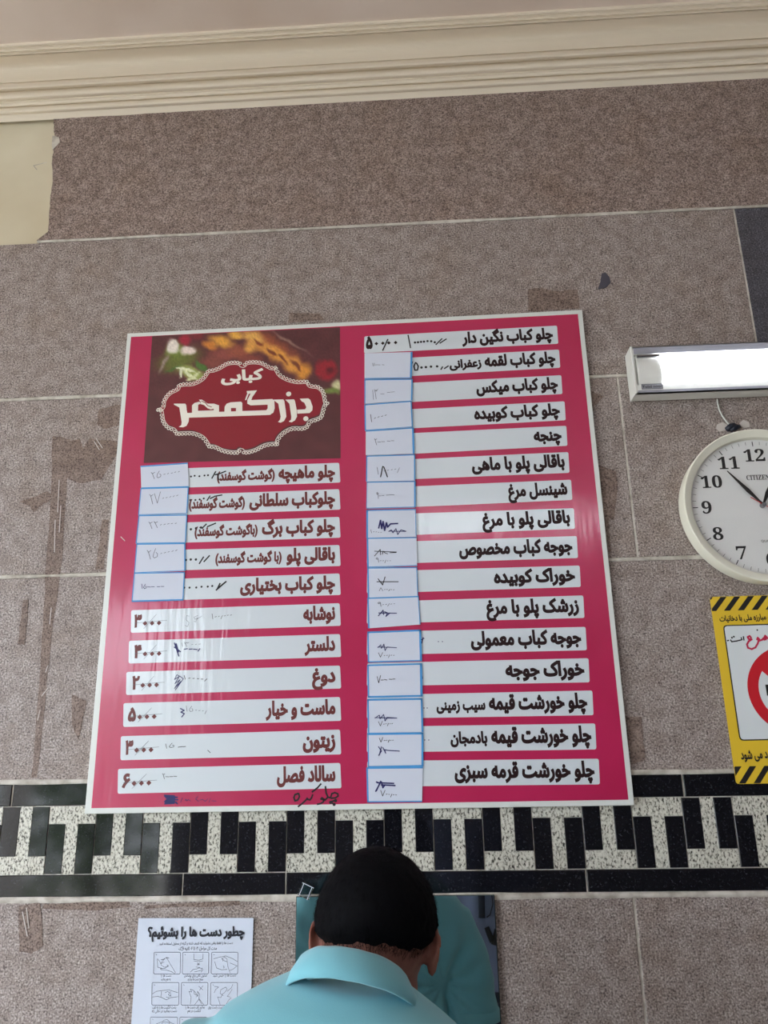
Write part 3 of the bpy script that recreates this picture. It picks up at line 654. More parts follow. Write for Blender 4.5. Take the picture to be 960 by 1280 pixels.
# ---------------------------------------------------------------- price slips taped over the rows
c4=crop(150,570,3.31); c6=crop(440,390,3.2); c7=crop(440,590,3.097); c8=crop(440,780,2.743)
def hwl(s,a,b,h,m='pen',w_=.0011): return ('h',s,a,b,h,m,w_)
g6=crop(440,430,6.73); g7=crop(440,620,6.74); g8=crop(440,780,5.57); g4=crop(150,570,6.4)
SL=[]
def slip(q,label,items,edges,group,off):
    P=[W(x,y,off) for x,y in q]; ct=centre(P)
    V,Fc=prism(P,BO+.0009,off); 
    base_=Vector((ct.x,-BO-.0009,ct.z)); t=thing('price_slip',base_,label,'paper slip',group)
    obj('paper',V,Fc,M['paper'],t)
    q2=[(x,y) for x,y in q]; E=[]
    for e,wd in edges:
        a,b=q2[e],q2[(e+1)%4]; cx_=sum(p[0] for p in q)/4; cy_=sum(p[1] for p in q)/4
        ins=lambda p:(p[0]+(cx_-p[0])*.018,p[1]+(cy_-p[1])*.035)
        E.append(ribbon([[ins(a),ins(b)]],wd,off+.0002))
    obj('blue_border',*join(E),M['blue'],t)
    for it in items:
        if it[0]=='h': hand('handwriting',it[1],it[2],it[3],it[4],off+.0004,M[it[5]],t,it[6])
        else: obj('scribbled_price' ,*ribbon(it[1],it[2],off+.0005),M[it[3]],t)
LS=[([(85,42),(280,28),(285,127),(88,133)],'5th','topmost of the left column of slips, beside the first row under the logo',[('h','2500000',(189,599.5),(226,592.5),9,'pen',.0011)],[(0,.003),(2,.0012)]),
([(85,133),(284,127),(278,238),(75,245)],'','second slip from the top of the left column, right under the topmost',[('h','2700000',(187,631),(224,624),13,'pen',.0010)],[(0,.0028),(1,.002),(3,.002),(2,.0012)]),
([(77,245),(278,242),(272,360),(65,363)],'','middle slip of the five in the left column',[('h','2200000',(186,661),(222,657),8.5,'pen',.0011)],[(0,.0024),(1,.002),(3,.0022),(2,.0016)]),
([(68,363),(270,360),(270,475),(58,485)],'','fourth slip from the top of the left column, second from its foot',[('h','2500000',(184,700),(223,692),12,'pen',.0010)],[(0,.0024),(1,.0026),(3,.002),(2,.0012)]),
([(58,483),(268,480),(262,597),(48,603)],'','bottom slip of the left column, its writing pushed to the left',[('h','15-- --',(176.5,736),(206,735.5),6,'navy',.0012)],[(0,.0022),(1,.002),(3,.002),(2,.003)])]
for k,(q,_,lb,it,ed) in enumerate(LS):
    slip(c4(q),'paper slip, '+lb,it,ed,'price slips on the left half of the board',BO+.0022-.0001*k)
def H(s,a,b,h,m='pen',w_=.0010): return ('h',s,a,b,h,m,w_)
def Sx(st,w_,m='navy'): return ('s',st,w_,m)
RS=[(c6([(50,165),(240,160),(237,265),(50,268)]),'topmost slip of the right column, faint writing, no left border',[H('11-- -',g6([(170,185)])[0],g6([(275,183)])[0],3.5)],[(1,.004),(2,.002)]),
(c6([(50,270),(242,268),(240,353),(50,367)]),'second slip of the right column, squat with a slanting foot',[H('13 - --',g6([(170,468)])[0],g6([(365,428)])[0],12,'pen',.0009)],[(0,.002),(1,.003),(3,.0022)]),
(c6([(50,370),(238,355),(243,460),(52,475)]),'third slip of the right column, leaning with a rising top edge',[H('10000',g6([(150,660)])[0],g6([(300,622)])[0],10,'black',.0012)],[(0,.0024),(1,.0026),(3,.0026),(2,.0012)]),
(c6([(55,475),(245,462),(248,567),(55,572)]),'fourth slip of the right column, faint price and a lifted bottom right corner',[H('2-- --',g6([(190,850)])[0],g6([(360,832)])[0],8)],[(0,.0024),(1,.0036)]),
([(458,569.7),(518.8,568),(518.8,600.6),(457.7,602)],'fifth slip of the right column, bold stroke in its price',[H('1 0000/',g6([(205,1100)])[0],g6([(405,1072)])[0],9,'pen',.0009),Sx([g6([(240,1118),(258,1030),(268,1035),(298,1118)])],.002,'black')],[(0,.0022),(1,.0024),(3,.0024)]),
(c7([(57,38),(245,35),(245,137),(55,142)]),'sixth slip of the right column, neat pale price starting with a nine',[H('9-- ---',g7([(205,22)])[0],g7([(362,8)])[0],8)],[(0,.002),(1,.003),(3,.0012),(2,.0016)]),
(c7([(57,147),(247,143),(250,250),(57,255)]),'seventh slip of the right column, two heavy blue scribbles',[H('10000',g7([(155,310)])[0],g7([(255,318)])[0],4,'pen',.001),Sx([g7([(225,270),(240,205),(250,275),(262,215),(275,290),(290,225),(300,262),(325,235),(385,232)])],.003),Sx([g7([(310,300),(330,285),(345,310),(370,275),(385,325),(412,285),(455,297)]),g7([(310,296),(450,298)])],.0016)],[(0,.0024),(1,.0012),(3,.0036)]),
(c7([(58,255),(250,252),(252,363),(60,370)]),'eighth slip of the right column, crossed out price over a nine',[Sx([g7([(190,505),(238,450),(240,495)]),g7([(190,465),(375,472)]),g7([(255,490),(262,465),(280,480),(300,488)]),g7([(320,478),(372,476)])],.0014,'black'),H('900/00',g7([(200,558)])[0],g7([(332,560)])[0],5.5)],[(0,.0022),(3,.0034),(2,.0014)]),
(c7([(60,370),(252,368),(256,480),(62,487)]),'ninth slip of the right column, struck out V-shaped seven over an eight',[Sx([g7([(220,698),(258,750),(278,682)]),g7([(210,722),(390,722)])],.0016,'black'),H('800/00',g7([(230,798)])[0],g7([(362,800)])[0],4)],[(0,.002),(3,.003),(1,.0014)]),
(c7([(60,487),(258,480),(265,590),(63,605)]),'tenth slip of the right column, nine above a scribble, curled bottom right corner',[H('900/00',g7([(215,932)])[0],g7([(368,922)])[0],5.5),Sx([g7([(222,1010),(262,962),(266,1000)]),g7([(225,985),(375,988)]),g7([(275,975),(300,985),(285,1015),(320,985)])],.0018)],[(0,.0026),(3,.003),(1,.0014)]),
(c8([(53,27),(235,20),(238,127),(55,132)]),'eleventh slip of the right column, small blue scribble above a seven',[Sx([g8([(180,165),(200,145),(205,170),(222,140),(230,185),(245,160),(310,165)]),g8([(180,160),(300,164)])],.0014),H('700/00',g8([(185,232)])[0],g8([(300,230)])[0],5.5,'black',.001)],[(0,.0034),(1,.004),(3,.0028),(2,.0024)]),
(c8([(53,140),(238,135),(240,248),(55,252)]),'twelfth slip of the right column, one plain V-shaped seven and dots',[H('7-- --',g8([(175,412)])[0],g8([(305,400)])[0],8.5,'black',.0012)],[(0,.0030),(1,.0044),(3,.003),(2,.0034)]),
(c8([(53,258),(240,255),(243,370),(55,373)]),'third slip from the foot of the right column, writing in its lower half',[Sx([g8([(160,655),(190,635),(195,660),(220,630),(230,675),(245,650),(312,655)]),g8([(160,652),(300,655)])],.0014),H('700/00',g8([(185,710)])[0],g8([(288,704)])[0],5.2,'black',.001)],[(0,.0034),(1,.0034),(3,.003)]),
(c8([(53,375),(243,373),(243,488),(55,492)]),'second slip from the foot of the right column, seven above a blue scribble',[H('700/00',g8([(190,822)])[0],g8([(292,820)])[0],5.2,'black',.001),Sx([g8([(185,855),(205,885),(185,915)]),g8([(205,855),(190,912)]),g8([(215,860),(235,900),(225,875),(250,880),(330,885)])],.0017)],[(0,.004),(1,.0036),(3,.0022),(2,.003)]),
(c8([(50,492),(243,490),(240,610),(53,612)]),'lowest slip of the right column, heavy blue scribble above a slanting seven',[Sx([g8([(170,1100),(195,1110),(165,1165)]),g8([(200,1095),(170,1160)]),g8([(175,1105),(290,1110)]),g8([(205,1120),(300,1125)]),g8([(205,1100),(215,1140),(230,1120)])],.0026),H('700/00',g8([(200,1198)])[0],g8([(315,1206)])[0],7,'black',.0011)],[(0,.003),(3,.003),(2,.0022)])]
for k,(q,lb,it,ed) in enumerate(RS):
    slip(q,'paper slip, '+lb,it,ed,'price slips on the right half of the board',BO+.0032-.0001*k)
# ---------------------------------------------------------------- wall clock
CO=.030; ctr=W(953,632,CO); cx0,cz0=ctr.x,ctr.z
clock=thing('wall_clock',(cx0,0,cz0),'round ivory wall clock with bold black numerals, above the yellow sign','clock')
def lathe(prof,n=96):
    V=[];Fc=[]
    for k in range(n):
        a=2*math.pi*k/n
        for r,o in prof: V.append(Vector((cx0+r*math.sin(a),-o,cz0+r*math.cos(a))))
    m_=len(prof)
    for k in range(n):
        for i in range(m_-1): Fc.append((k*m_+i,k*m_+i+1,((k+1)%n)*m_+i+1,((k+1)%n)*m_+i))
    return V,Fc
rim=obj('rim',*lathe([(.120,.003),(.152,.003),(.1535,.005),(.1560,.0435),(.1552,.0455),(.1535,.0462),(.1405,.0405),(.1392,.0385),(.1385,.029),(.120,.0285)],128),M['clock'],clock,True); rim.data.set_sharp_from_angle(angle=math.radians(28))
obj('dial',*join([lathe([(.0001,CO),(.139,CO)],64)]),M['dial'],clock)
def cpt(r,ang,o): a=math.radians(ang); return Vector((cx0+r*math.sin(a),-o,cz0+r*math.cos(a)))
tk=[]
for i in range(60):
    r0,wd=(.1245,.0017) if i%5==0 else (.1275,.0007)
    a=i*6; d=cpt(1,a,0)-cpt(0,a,0); q=Vector((d.z,0,-d.x))*wd/2; p0,p1=cpt(r0,a,CO+.0003),cpt(.1345,a,CO+.0003)
    tk.append(([p0-q,p1-q,p1+q,p0+q],[(0,1,2,3)]))
tm=obj('minute_marks',*join(tk),M['bk'],clock); tm['kind']='stuff'
def centred(name,s,x,z,h,off,m,parent,bold=.02,wx=1.0,mir=1):
    V,Fc,_=layout(s,bold); x0=min(v[0] for v in V);x1=max(v[0] for v in V);y0=min(v[1] for v in V);y1=max(v[1] for v in V); k=h/(y1-y0)
    return obj(name,[Vector((x+(a-(x0+x1)/2)*k*wx,-off-.00003*c_,z+(b-(y0+y1)/2)*k)) for a,b,c_ in V],Fc,m,parent)
MD={str(i):chr(0x1D7CE+i) for i in range(10)}
def mb(s): return ''.join(MD[c] if c in MD else chr(0x1D400+ord(c)-65) if 'A'<=c<='Z' else c for c in s)
for i in range(1,13):
    p=cpt(.1055 if i in(10,11,12,1,2) else .108,i*30,CO); centred('numeral',mb(str(i)),p.x,p.z,.0262,CO+.0005,M['bk'],clock,.006,1.10)
centred('maker_lettering',mb('CITIZEN'),cx0-.0,cz0+.0585,.0105,CO+.0005,M['bk'],clock,.004,.74)
centred('small_lettering','QUARTZ',cx0,cz0-.072,.0055,CO+.0005,M['bk'],clock,.0,1.0)
def handm(name,ang,L_,wmax,tail,o,m):
    a=math.radians(ang); d=Vector((math.sin(a),0,math.cos(a))); q=Vector((d.z,0,-d.x)); c0=Vector((cx0,-o,cz0))
    P=[c0+d*x+q*y for x,y in ((-tail,-wmax*.35),(L_*.12,-wmax*.25),(L_*.42,-wmax/2),(L_,-.0006),(L_,.0006),(L_*.42,wmax/2),(L_*.12,wmax*.25),(-tail,wmax*.35))]
    n=len(P); return obj(name,P+[p+Vector((0,.0012,0)) for p in P],[tuple(range(n)),tuple(range(2*n-1,n-1,-1))]+[(i,i+n,(i+1)%n+n,(i+1)%n) for i in range(n)],m,clock)
handm('hour_hand',26.5,.066,.0085,.004,CO+.004,M['bk']); handm('minute_hand',320.5,.094,.0078,.004,CO+.006,M['bk']); handm('second_hand',124,.105,.0016,.028,CO+.008,M['red'])
obj('hub',*tube([(cx0,-CO,cz0),(cx0,-CO-.010,cz0)],[.0055,.0045],16),M['steel'],clock,False)
gm=bpy.data.materials.new('clock_glass'); gm.use_nodes=True; nt_=gm.node_tree; nt_.nodes.clear()
o_=nt_.nodes.new('ShaderNodeOutputMaterial'); a_=nt_.nodes.new('ShaderNodeBsdfTransparent'); g_=nt_.nodes.new('ShaderNodeBsdfGlossy'); g_.inputs['Roughness'].default_value=.03; f_=nt_.nodes.new('ShaderNodeFresnel'); f_.inputs[0].default_value=1.33; x_=nt_.nodes.new('ShaderNodeMixShader')
nt_.links.new(f_.outputs[0],x_.inputs[0]); nt_.links.new(a_.outputs[0],x_.inputs[1]); nt_.links.new(g_.outputs[0],x_.inputs[2]); nt_.links.new(x_.outputs[0],o_.inputs[0])
obj('glass',*lathe([(.0001,.0415),(.1395,.0415)],64),gm,clock)
# ---------------------------------------------------------------- tube light
LO=.046
xl=W(787,500,0).x; zb=W(788,502.6,0).z; zt_=W(790,434,LO).z; lt_len=.64
lamp=thing('wall_lamp',(xl,0,zb),'long white tube light fixed to the wall above the clock, switched on','lamp')
obj('housing',*join([boxv((xl+.004,-LO,zb),(xl+lt_len-.004,-.003,zb+.004)),boxv((xl+.004,-LO,zt_-.004),(xl+lt_len-.004,-.003,zt_)),boxv((xl+.004,-LO+.008,zb),(xl+lt_len-.004,-LO+.010,zt_)),
  boxv((xl+.004,-LO,zb),(xl+lt_len-.004,-LO+.009,W(827.4,480,LO).z-.0005)),boxv((xl+.004,-LO,zt_-.017),(xl+lt_len-.004,-LO+.009,zt_))]),M['lampw'],lamp)
V,Fc=bevprism(rect(xl,zb-.0015,xl+.0045,zt_+.0015),.003,LO+.001,.0008); obj('end_cap',V,Fc,M['lampw'],lamp)
V,Fc=bevprism(rect(xl+lt_len-.0045,zb-.0015,xl+lt_len,zt_+.0015),.003,LO+.001,.0008); obj('end_cap',V,Fc,M['lampw'],lamp)
obj('reflector_strip',*boxv((xl+.006,-LO-.0008,zt_-.0165),(xl+lt_len-.006,-LO,zt_-.002)),M['lampg'],lamp)
obj('lower_groove',*boxv((xl+.006,-LO-.0006,W(802,491,LO).z),(xl+lt_len-.006,-LO,W(802,488,LO).z)),M['lampg'],lamp)
xd=W(827.4,460,LO+.006).x; d0,d1=W(827.4,480,LO+.004).z,W(827.4,443,LO+.004).z
def halfcyl(x0,x1,z0,z1,bul,o,n=12):
    V=[];zc=(z0+z1)/2;h=(z1-z0)/2
    for x in (x0,x1):
        for k in range(n+1):
            t=math.pi*k/n; V.append(Vector((x,-(o+bul*math.sin(t)),zc-h*math.cos(t))))
    Fc=[(k,k+1,n+1+k+1,n+1+k) for k in range(n)]+[tuple(range(n,-1,-1)),tuple(range(n+1,2*n+2)),(0,n+1,2*n+1,n)]
    return V,Fc
obj('diffuser',*halfcyl(xd,xl+lt_len-.045,d0,d1,.012,LO-.004),M['tube'],lamp,False)
for a,b in ((xl+.010,xd-.0005),(xl+lt_len-.0445,xl+lt_len-.010)):
    obj('socket_cover',*halfcyl(a,b,d0,d1-.004,.013,LO-.006),M['lampw'],lamp)
    obj('tube_clip',*tube([(a+.001,-LO-.003,d1-.002),(b,-LO-.003,d1-.002)],.0035,10),M['steel'],lamp)
PZ0,PZ1,PX=W(802,487,LO).z,W(802,480.6,LO).z,W(801.7,483,LO).x
lb=obj('maker_plate',*boxv((W(801.7,483,LO).x,-LO-.0012,PZ0),(xd-.001,-LO,PZ1)),M['lampg'],lamp)
text('plate_lettering','Tolid noor',(PX+.0015,PZ0+.0027),(xd-.0028,PZ0+.0027),.0078,LO+.0016,M['bk'],lb,.01,px=False,rtl=False)
obj('plate_border',*ribbon([[(PX+.0005,PZ0+.0005),(xd-.0015,PZ0+.0005),(xd-.0015,PZ1-.0005),(PX+.0005,PZ1-.0005),(PX+.0005,PZ0+.0005)]],.0006,LO+.0014,px=False),M['bk'],lb)
# lead from the lamp with its taped joint
cb=thing('lamp_cable',W(905,516,0),'thin white cable with a dark taped joint, running from tube light to clock','cable')
obj('lead',*tube([W(896.5,499,.004),W(897,504,.004),W(899,512,.004),W(903,520,.004),W(908,527,.004),W(914,533,.006)],.0017,8),M['cable'],cb,True)
jn=[]
for (a,b,r) in (((908,537),(918,531),.0065),((913,538),(924,533),.0055)): jn.append(tube([W(*a,.006),W((a[0]+b[0])/2,(a[1]+b[1])/2-.6,.008),W(*b,.006)],[r*.8,r,r*.75],10))
obj('taped_joint',*join(jn),M['dark'],cb,True)
obj('tape_scrap',*prism([W(896,531),W(903,528),W(909,531),W(908,538),W(899,540),W(895,536)],0.0004,.0014),M['glue'],cb)
obj('tape_scrap',*prism([W(924,529),W(929,525),W(936,528),W(937,534),W(928,536)],0.0004,.0014),M['glue'],cb)
# ---------------------------------------------------------------- yellow no smoking sign
tl=W(886.5,746.5); bl=W(919.6,980); ring=W(990,862)
sw=2*(ring.x-tl.x); dn=(bl-tl); sh=dn.length; dn.normalize(); rt=Vector((-dn.z,0,dn.x)); 
if rt.x<0: rt=-rt
def S(u,v,off=.002): p=tl+rt*u+dn*v; return Vector((p.x,-off,p.z))
def spx(px,py): p=W(px,py)-tl; return p.dot(rt),p.dot(dn)
sign=thing('no_smoking_sign',S(sw/2,sh,0),'yellow and black striped no smoking sign under the clock','sign')
P=rounded([S(0,0),S(sw,0),S(sw,sh),S(0,sh)],.006,3); obj('sign_plate',*prism([Vector((p.x,0,p.z)) for p in P],.0016,.0030),M['yellow'],sign)
st=spx(903,764)[1]; sb=spx(919,958)[1]; sp=(spx(918,747)[0]-spx(900,747)[0]); pitch=.0262
def clipquad(v0,v1,x0):
    # slanted stripe leaning to the right at its top, clipped to the plate
    wv=pitch*.45; lean=.0235; P=[Vector((x0+lean,v0,0)),Vector((x0+lean+wv,v0,0)),Vector((x0+wv,v1,0)),Vector((x0,v1,0))]
    for lim,sgn in ((0.0006,1),(sw-.0006,-1)):
        Q=[]
        for i in range(len(P)):
            a,b=P[i-1],P[i]; ia=(a.x-lim)*sgn>=0; ib=(b.x-lim)*sgn>=0
            if ia!=ib: t=(lim-a.x)/(b.x-a.x); Q.append(a+(b-a)*t)
            if ib: Q.append(b)
        P=Q
        if not P: return None
    return P
for v0,v1,ph in ((.0008,st-.0002,-.0295),(sb,sh-.0008,-.0215)):
    for k in range(-1,14):
        P=clipquad(v0,v1,ph+k*pitch)
        if P and len(P)>2: obj('black_stripe',[S(p.x,p.y,.0032) for p in P],[tuple(range(len(P)))],M['bk'],sign)
u0,v0=spx(902.7,781.7); v1=spx(926,926)[1]
P=rounded([S(u0,v0,.0032),S(sw-u0,v0,.0032),S(sw-u0,v1,.0032),S(u0,v1,.0032)],.008); obj('panel_border',P,[tuple(range(len(P)))],M['bk'],sign)
e=.0022; P=rounded([S(u0+e,v0+e,.0034),S(sw-u0-e,v0+e,.0034),S(sw-u0-e,v1-e,.0034),S(u0+e,v1-e,.0034)],.0065); obj('white_panel',P,[tuple(range(len(P)))],M['signw'],sign)
def SL_(p): return (p.x,p.z)
a=S(.013,0);
def stext(name,s,pa,pb,em,m,bold=.03):
    A=W(*pa,.0036);B=W(*pb,.0036); return text(name,s,(A.x,A.z),(B.x,B.z),em,.0036,m,sign,bold,px=False)
stext('top_lettering','و مبارزه ملی با دخانیات',(899.8,776.6),(963,774),.0150,M['bk'],.03)
stext('bottom_lettering','رد می شود',(926.5,949),(963,947),.022,M['bk'],.035)
c=crop(870,730,4.74)
obj('word_lettering',*join([ribbon([c([(186,336),(193,334)]),c([(205,332),(212,342),(240,338),(272,330),(268,318)]),c([(284,332),(281,312)])],.0024,.0036),dots(c([(213,318),(224,312)]),.0018,.0036)]),M['bk'],sign)
obj('forbidden_lettering',*ribbon([c([(326,318),(318,308),(306,314),(312,326),(330,328),(312,340),(302,358),(308,378),(330,386),(352,376),(366,352),(374,326),(366,318),(362,328),(376,336),(392,330),(398,322),(404,330),(414,328),(418,314),(410,306),(404,318),(430,322),(470,318),(478,305)])],.0034,.0036),M['crim'],sign)
obj('letter_dot',*dots(c([(363,273)]),.0016,.0036),M['bk'],sign)
rc=W(990,862,.0036); RR=(W(934.4,859,.0036)-rc).length; RI=RR-(W(948,860,.0036)-W(934.4,859,.0036)).length*1.02
V=[];Fc=[]; n=72
for k in range(n):
    a=2*math.pi*k/n; d=Vector((math.cos(a),0,math.sin(a))); V+=[rc+d*RI,rc+d*RR]
Fc=[(2*k,2*k+1,(2*k+3)%(2*n),(2*k+2)%(2*n)) for k in range(n)]
obj('red_ring',V,Fc,M['red'],sign)
def bar(ang,w_,L_,off,name,m,c0=None):
    c0=c0 or rc; a=math.radians(ang); d=Vector((math.cos(a),0,math.sin(a)))*L_; q=Vector((-math.sin(a),0,math.cos(a)))*w_/2; o=Vector((c0.x,-off,c0.z))
    return obj(name,[o-d-q,o+d-q,o+d+q,o-d+q],[(0,1,2,3)],m,sign)
bar(0,.020,RI*.78,.0037,'cigarette_picture',M['bk'],rc)
bar(135,.020,RI+.002,.0038,'red_slash',M['red'])
# ---------------------------------------------------------------- hand washing poster
ptl=W(173.8,1147.4);ptr=W(317.3,1147.0); px_=(ptr-ptl).normalized(); pdn=Vector((px_.z,0,-px_.x)); 
if pdn.z>0: pdn=-pdn
pw=(ptr-ptl).length; ph_=pw*1.414
post=thing('hand_washing_poster',ptl+px_*pw/2+pdn*ph_,'white paper poster with line drawings of hands, taped below the band','poster')
NXp,NYp=14,18; V=[];Fc=[]
for j in range(NYp+1):
    for i in range(NXp+1):
        p=ptl+px_*pw*i/NXp+pdn*ph_*j/NYp; V.append(Vector((p.x,-.0028+.0004*noise.noise(Vector((i*.35,j*.4,2))),p.z)))
b=len(V); V+=[Vector((v.x,v.y+.0004,v.z)) for v in V[:b]]
Fc=[(j*(NXp+1)+i,(j+1)*(NXp+1)+i,(j+1)*(NXp+1)+i+1,j*(NXp+1)+i+1) for j in range(NYp) for i in range(NXp)]; Fc+=[tuple(q+b for q in f[::-1]) for f in Fc]
obj('paper_sheet',V,Fc,M['poster'],post,True)
PO=.0036
text('title_lettering','چطور دست ها را بشوئیم؟',(184.3,1170.5),(305.6,1169.5),.0200,PO,M['printd'],post,.055)
text('small_lettering','دست ها را فقط وقتی بشوئید که کثیف شده و گرنه از محلول استفاده کنید',(199,1181),(291,1180),.0058,PO,M['print'],post,.01)
text('small_lettering','مدت کل مراحل: ۴۰ تا ۶۰ ثانیه',(231,1187.5),(271,1187),.0072,PO,M['print'],post,.01)
c=crop(160,1140,5.647)
pen('clock_sketch',[c([(372,250),(388,246),(394,260),(384,270),(370,266),(368,254)]),c([(356,262),(366,268)]),c([(380,250),(381,258),(388,258)])],.0007,PO,M['print'],post)
CE=[((183,284),(370,438)),((386,284),(570,438)),((590,284),(776,438)),((170,498),(360,658)),((377,498),(564,658)),((584,498),(772,658)),((158,742),(350,905)),((366,742),(556,905)),((574,742),(768,905))]
DR=[[[(335,430),(300,370),(285,345),(270,320),(290,325),(268,322),(250,335),(232,338),(260,330),(240,350),(232,365),(255,352)],[(207,330),(225,350),(235,375),(255,390),(285,385),(275,372)],[(330,435),(305,420),(270,410),(235,408),(228,400),(262,398),(285,375)],[(250,400),(210,390),(205,335)]],
[[(464,294),(464,335),(500,340),(528,332),(530,294)],[(465,345),(495,350),(527,345)],[(488,360),(505,372),(488,374),(505,360)],[(440,425),(460,405),(485,402),(500,395),(525,398),(515,412),(490,418),(470,422)],[(530,405),(515,425)],[(480,388),(508,392)]],
[[(606,330),(650,318),(690,310),(740,330),(772,350)],[(660,325),(680,345),(700,350),(698,330),(680,318),(664,330),(670,348)],[(612,350),(625,395),(660,408),(700,405)],[(720,360),(770,380),(740,405),(720,412)],[(672,380),(680,390),(672,396)],[(700,352),(705,385),(720,430)]],
[[(172,578),(200,560),(235,555),(290,550),(352,570)],[(172,600),(210,595),(240,605),(270,620),(300,605),(352,598)],[(235,560),(232,600)],[(262,570),(280,560),(292,570),(285,585),(298,590),(285,605),(270,600)],[(298,560),(303,600)]],
[[(440,650),(445,600),(430,560),(450,565),(440,545),(465,555),(468,580),(490,590),(470,560)],[(535,655),(500,610),(505,580),(490,560),(495,590),(480,600)],[(470,655),(500,615),(520,650)],[(500,525),(528,550)],[(528,522),(505,552)]],
[[(610,525),(640,530),(620,545),(608,570)],[(650,655),(640,620),(632,600),(655,605),(665,580),(680,570)],[(680,570),(700,545),(690,530),(655,548),(650,575),(672,590)],[(740,510),(730,535),(700,560)],[(720,600),(700,595),(720,570),(735,545)],[(690,655),(712,620),(728,605)]],
[[(165,830),(200,790),(240,775),(300,780),(346,800)],[(235,800),(250,765),(275,758),(295,775),(285,800),(262,790)]],
[[(395,780),(415,770),(420,790),(400,795)],[(440,800),(470,775),(500,780)]],[[(600,820),(650,790),(700,790)]]]
for k,((a,d),dr) in enumerate(zip(CE,DR)):
    (x0,y0),(x1,y1)=a,d; q=8
    fr=[(x0+q,y0),(x1-q,y0),(x1-2,y0+2),(x1,y0+q),(x1-2,y1-q),(x1-q,y1),(x0+q-3,y1),(x0-3,y1-q),(x0,y0+q),(x0+2,y0+2),(x0+q,y0)]
    f=obj('picture_frame',*ribbon([c(fr)],.0007,PO),M['print'],post)
    obj('hand_drawing',*ribbon([c(s) for s in dr]+[c([(x0+14,y0+14),(x0+20,y0+20)])],.00055,PO+.0001),M['print'],f)
CP=[('دست ها را',(232,456),(305,456)),('به هم بمالید',(232,482),(300,482)),('صابون کافی برای پوشاندن',(396,456),(556,456)),('سطح دست ها بردارید',(420,482),(530,482)),('دست ها را خیس کنید',(600,456),(762,454)),
('پشت انگشت ها را به کف',(172,682),(340,680)),('دست بمالید در حالی که',(168,708),(345,706)),('بمالید کف دست ها را',(405,680),(540,680)),('انگشت در هم',(420,706),(512,706)),('کف دست راست روی',(565,680),(700,680))]
for s,a,b in CP: text('caption_lettering',s,c([a])[0],c([b])[0],.0062,PO,M['print'],post,.005)
# ---------------------------------------------------------------- mirror
mxl=W(370,1117).x+.0015; mxr=W(617,1117).x+.001; mz1=ZB-.001; mz0=mz1-.50; MO=.008
mir=thing('wall_mirror',((mxl+mxr)/2,0,mz0),'frameless mirror on the wall right in front of the man in teal','mirror')
obj('glass_edge',*boxv((mxl,-MO+.0008,mz0),(mxr,-.003,mz1)),M['glassedge'],mir)
obj('mirror_face',*boxv((mxl+.0012,-MO,mz0+.001),(mxr-.0015,-MO+.0007,mz1-.001)),M['mirror'],mir)
for (xa,za,ang,vis) in ((W(383.5,1111).x,W(383.5,1112).z,-24,1),(mxl+.09,mz0-.004,0,0),(mxr-.09,mz0-.004,0,0)):
    a=math.radians(ang); d=Vector((math.cos(a),0,math.sin(a))); u=Vector((-math.sin(a),0,math.cos(a))); o=Vector((xa,0,za)); P=[o-d*.011-u*.012,o+d*.011-u*.012,o+d*.011+u*.010,o-d*.011+u*.010]
    k=obj('mirror_clip',*bevprism(P,.0035 if za>mz1-.02 else .003,MO+.005,.0012),M['clip'],mir)
    if vis:
        k['label']='small clear plastic clip holding the mirror'
        obj('clip_edge',*ribbon([[(p.x,p.z) for p in (P[3],P[2])],[(p.x,p.z) for p in (P[3]+d*.003,P[0]+d*.003)],[(p.x,p.z) for p in (P[2]-d*.003,P[1]-d*.003)]],.0011,MO+.0052,px=False),M['paper'],k)
# ---------------------------------------------------------------- people
def ell(c,r,rot=None,nu=20,nv=12):
    V=[];Fc=[];Mx=rot.to_3x3() if rot else Matrix.Identity(3); c=Vector(c)
    for j in range(nv+1):
        t=math.pi*j/nv
        for i in range(nu):
            p=2*math.pi*i/nu; V.append(c+Mx@Vector((r[0]*math.sin(t)*math.cos(p),r[1]*math.sin(t)*math.sin(p),r[2]*math.cos(t))))
    for j in range(nv):
        for i in range(nu): Fc.append((j*nu+i,(j+1)*nu+i,(j+1)*nu+(i+1)%nu,j*nu+(i+1)%nu))
    return V,Fc
def loft(rings,n=28,p=2.3):
    """rings: (cx,cy,z,a,b)"""
    V=[];Fc=[]
    for cx,cy,z,a,b in rings:
        for k in range(n):
            t=2*math.pi*k/n; co,si=math.cos(t),math.sin(t); V.append(Vector((cx+a*math.copysign(abs(co)**(2/p),co),cy+b*math.copysign(abs(si)**(2/p),si),z)))
    for i in range(len(rings)-1):
        for k in range(n): Fc.append((i*n+k,i*n+(k+1)%n,(i+1)*n+(k+1)%n,(i+1)*n+k))
    Fc.append(tuple(range(n-1,-1,-1))); Fc.append(tuple((len(rings)-1)*n+k for k in range(n)))
    return V,Fc
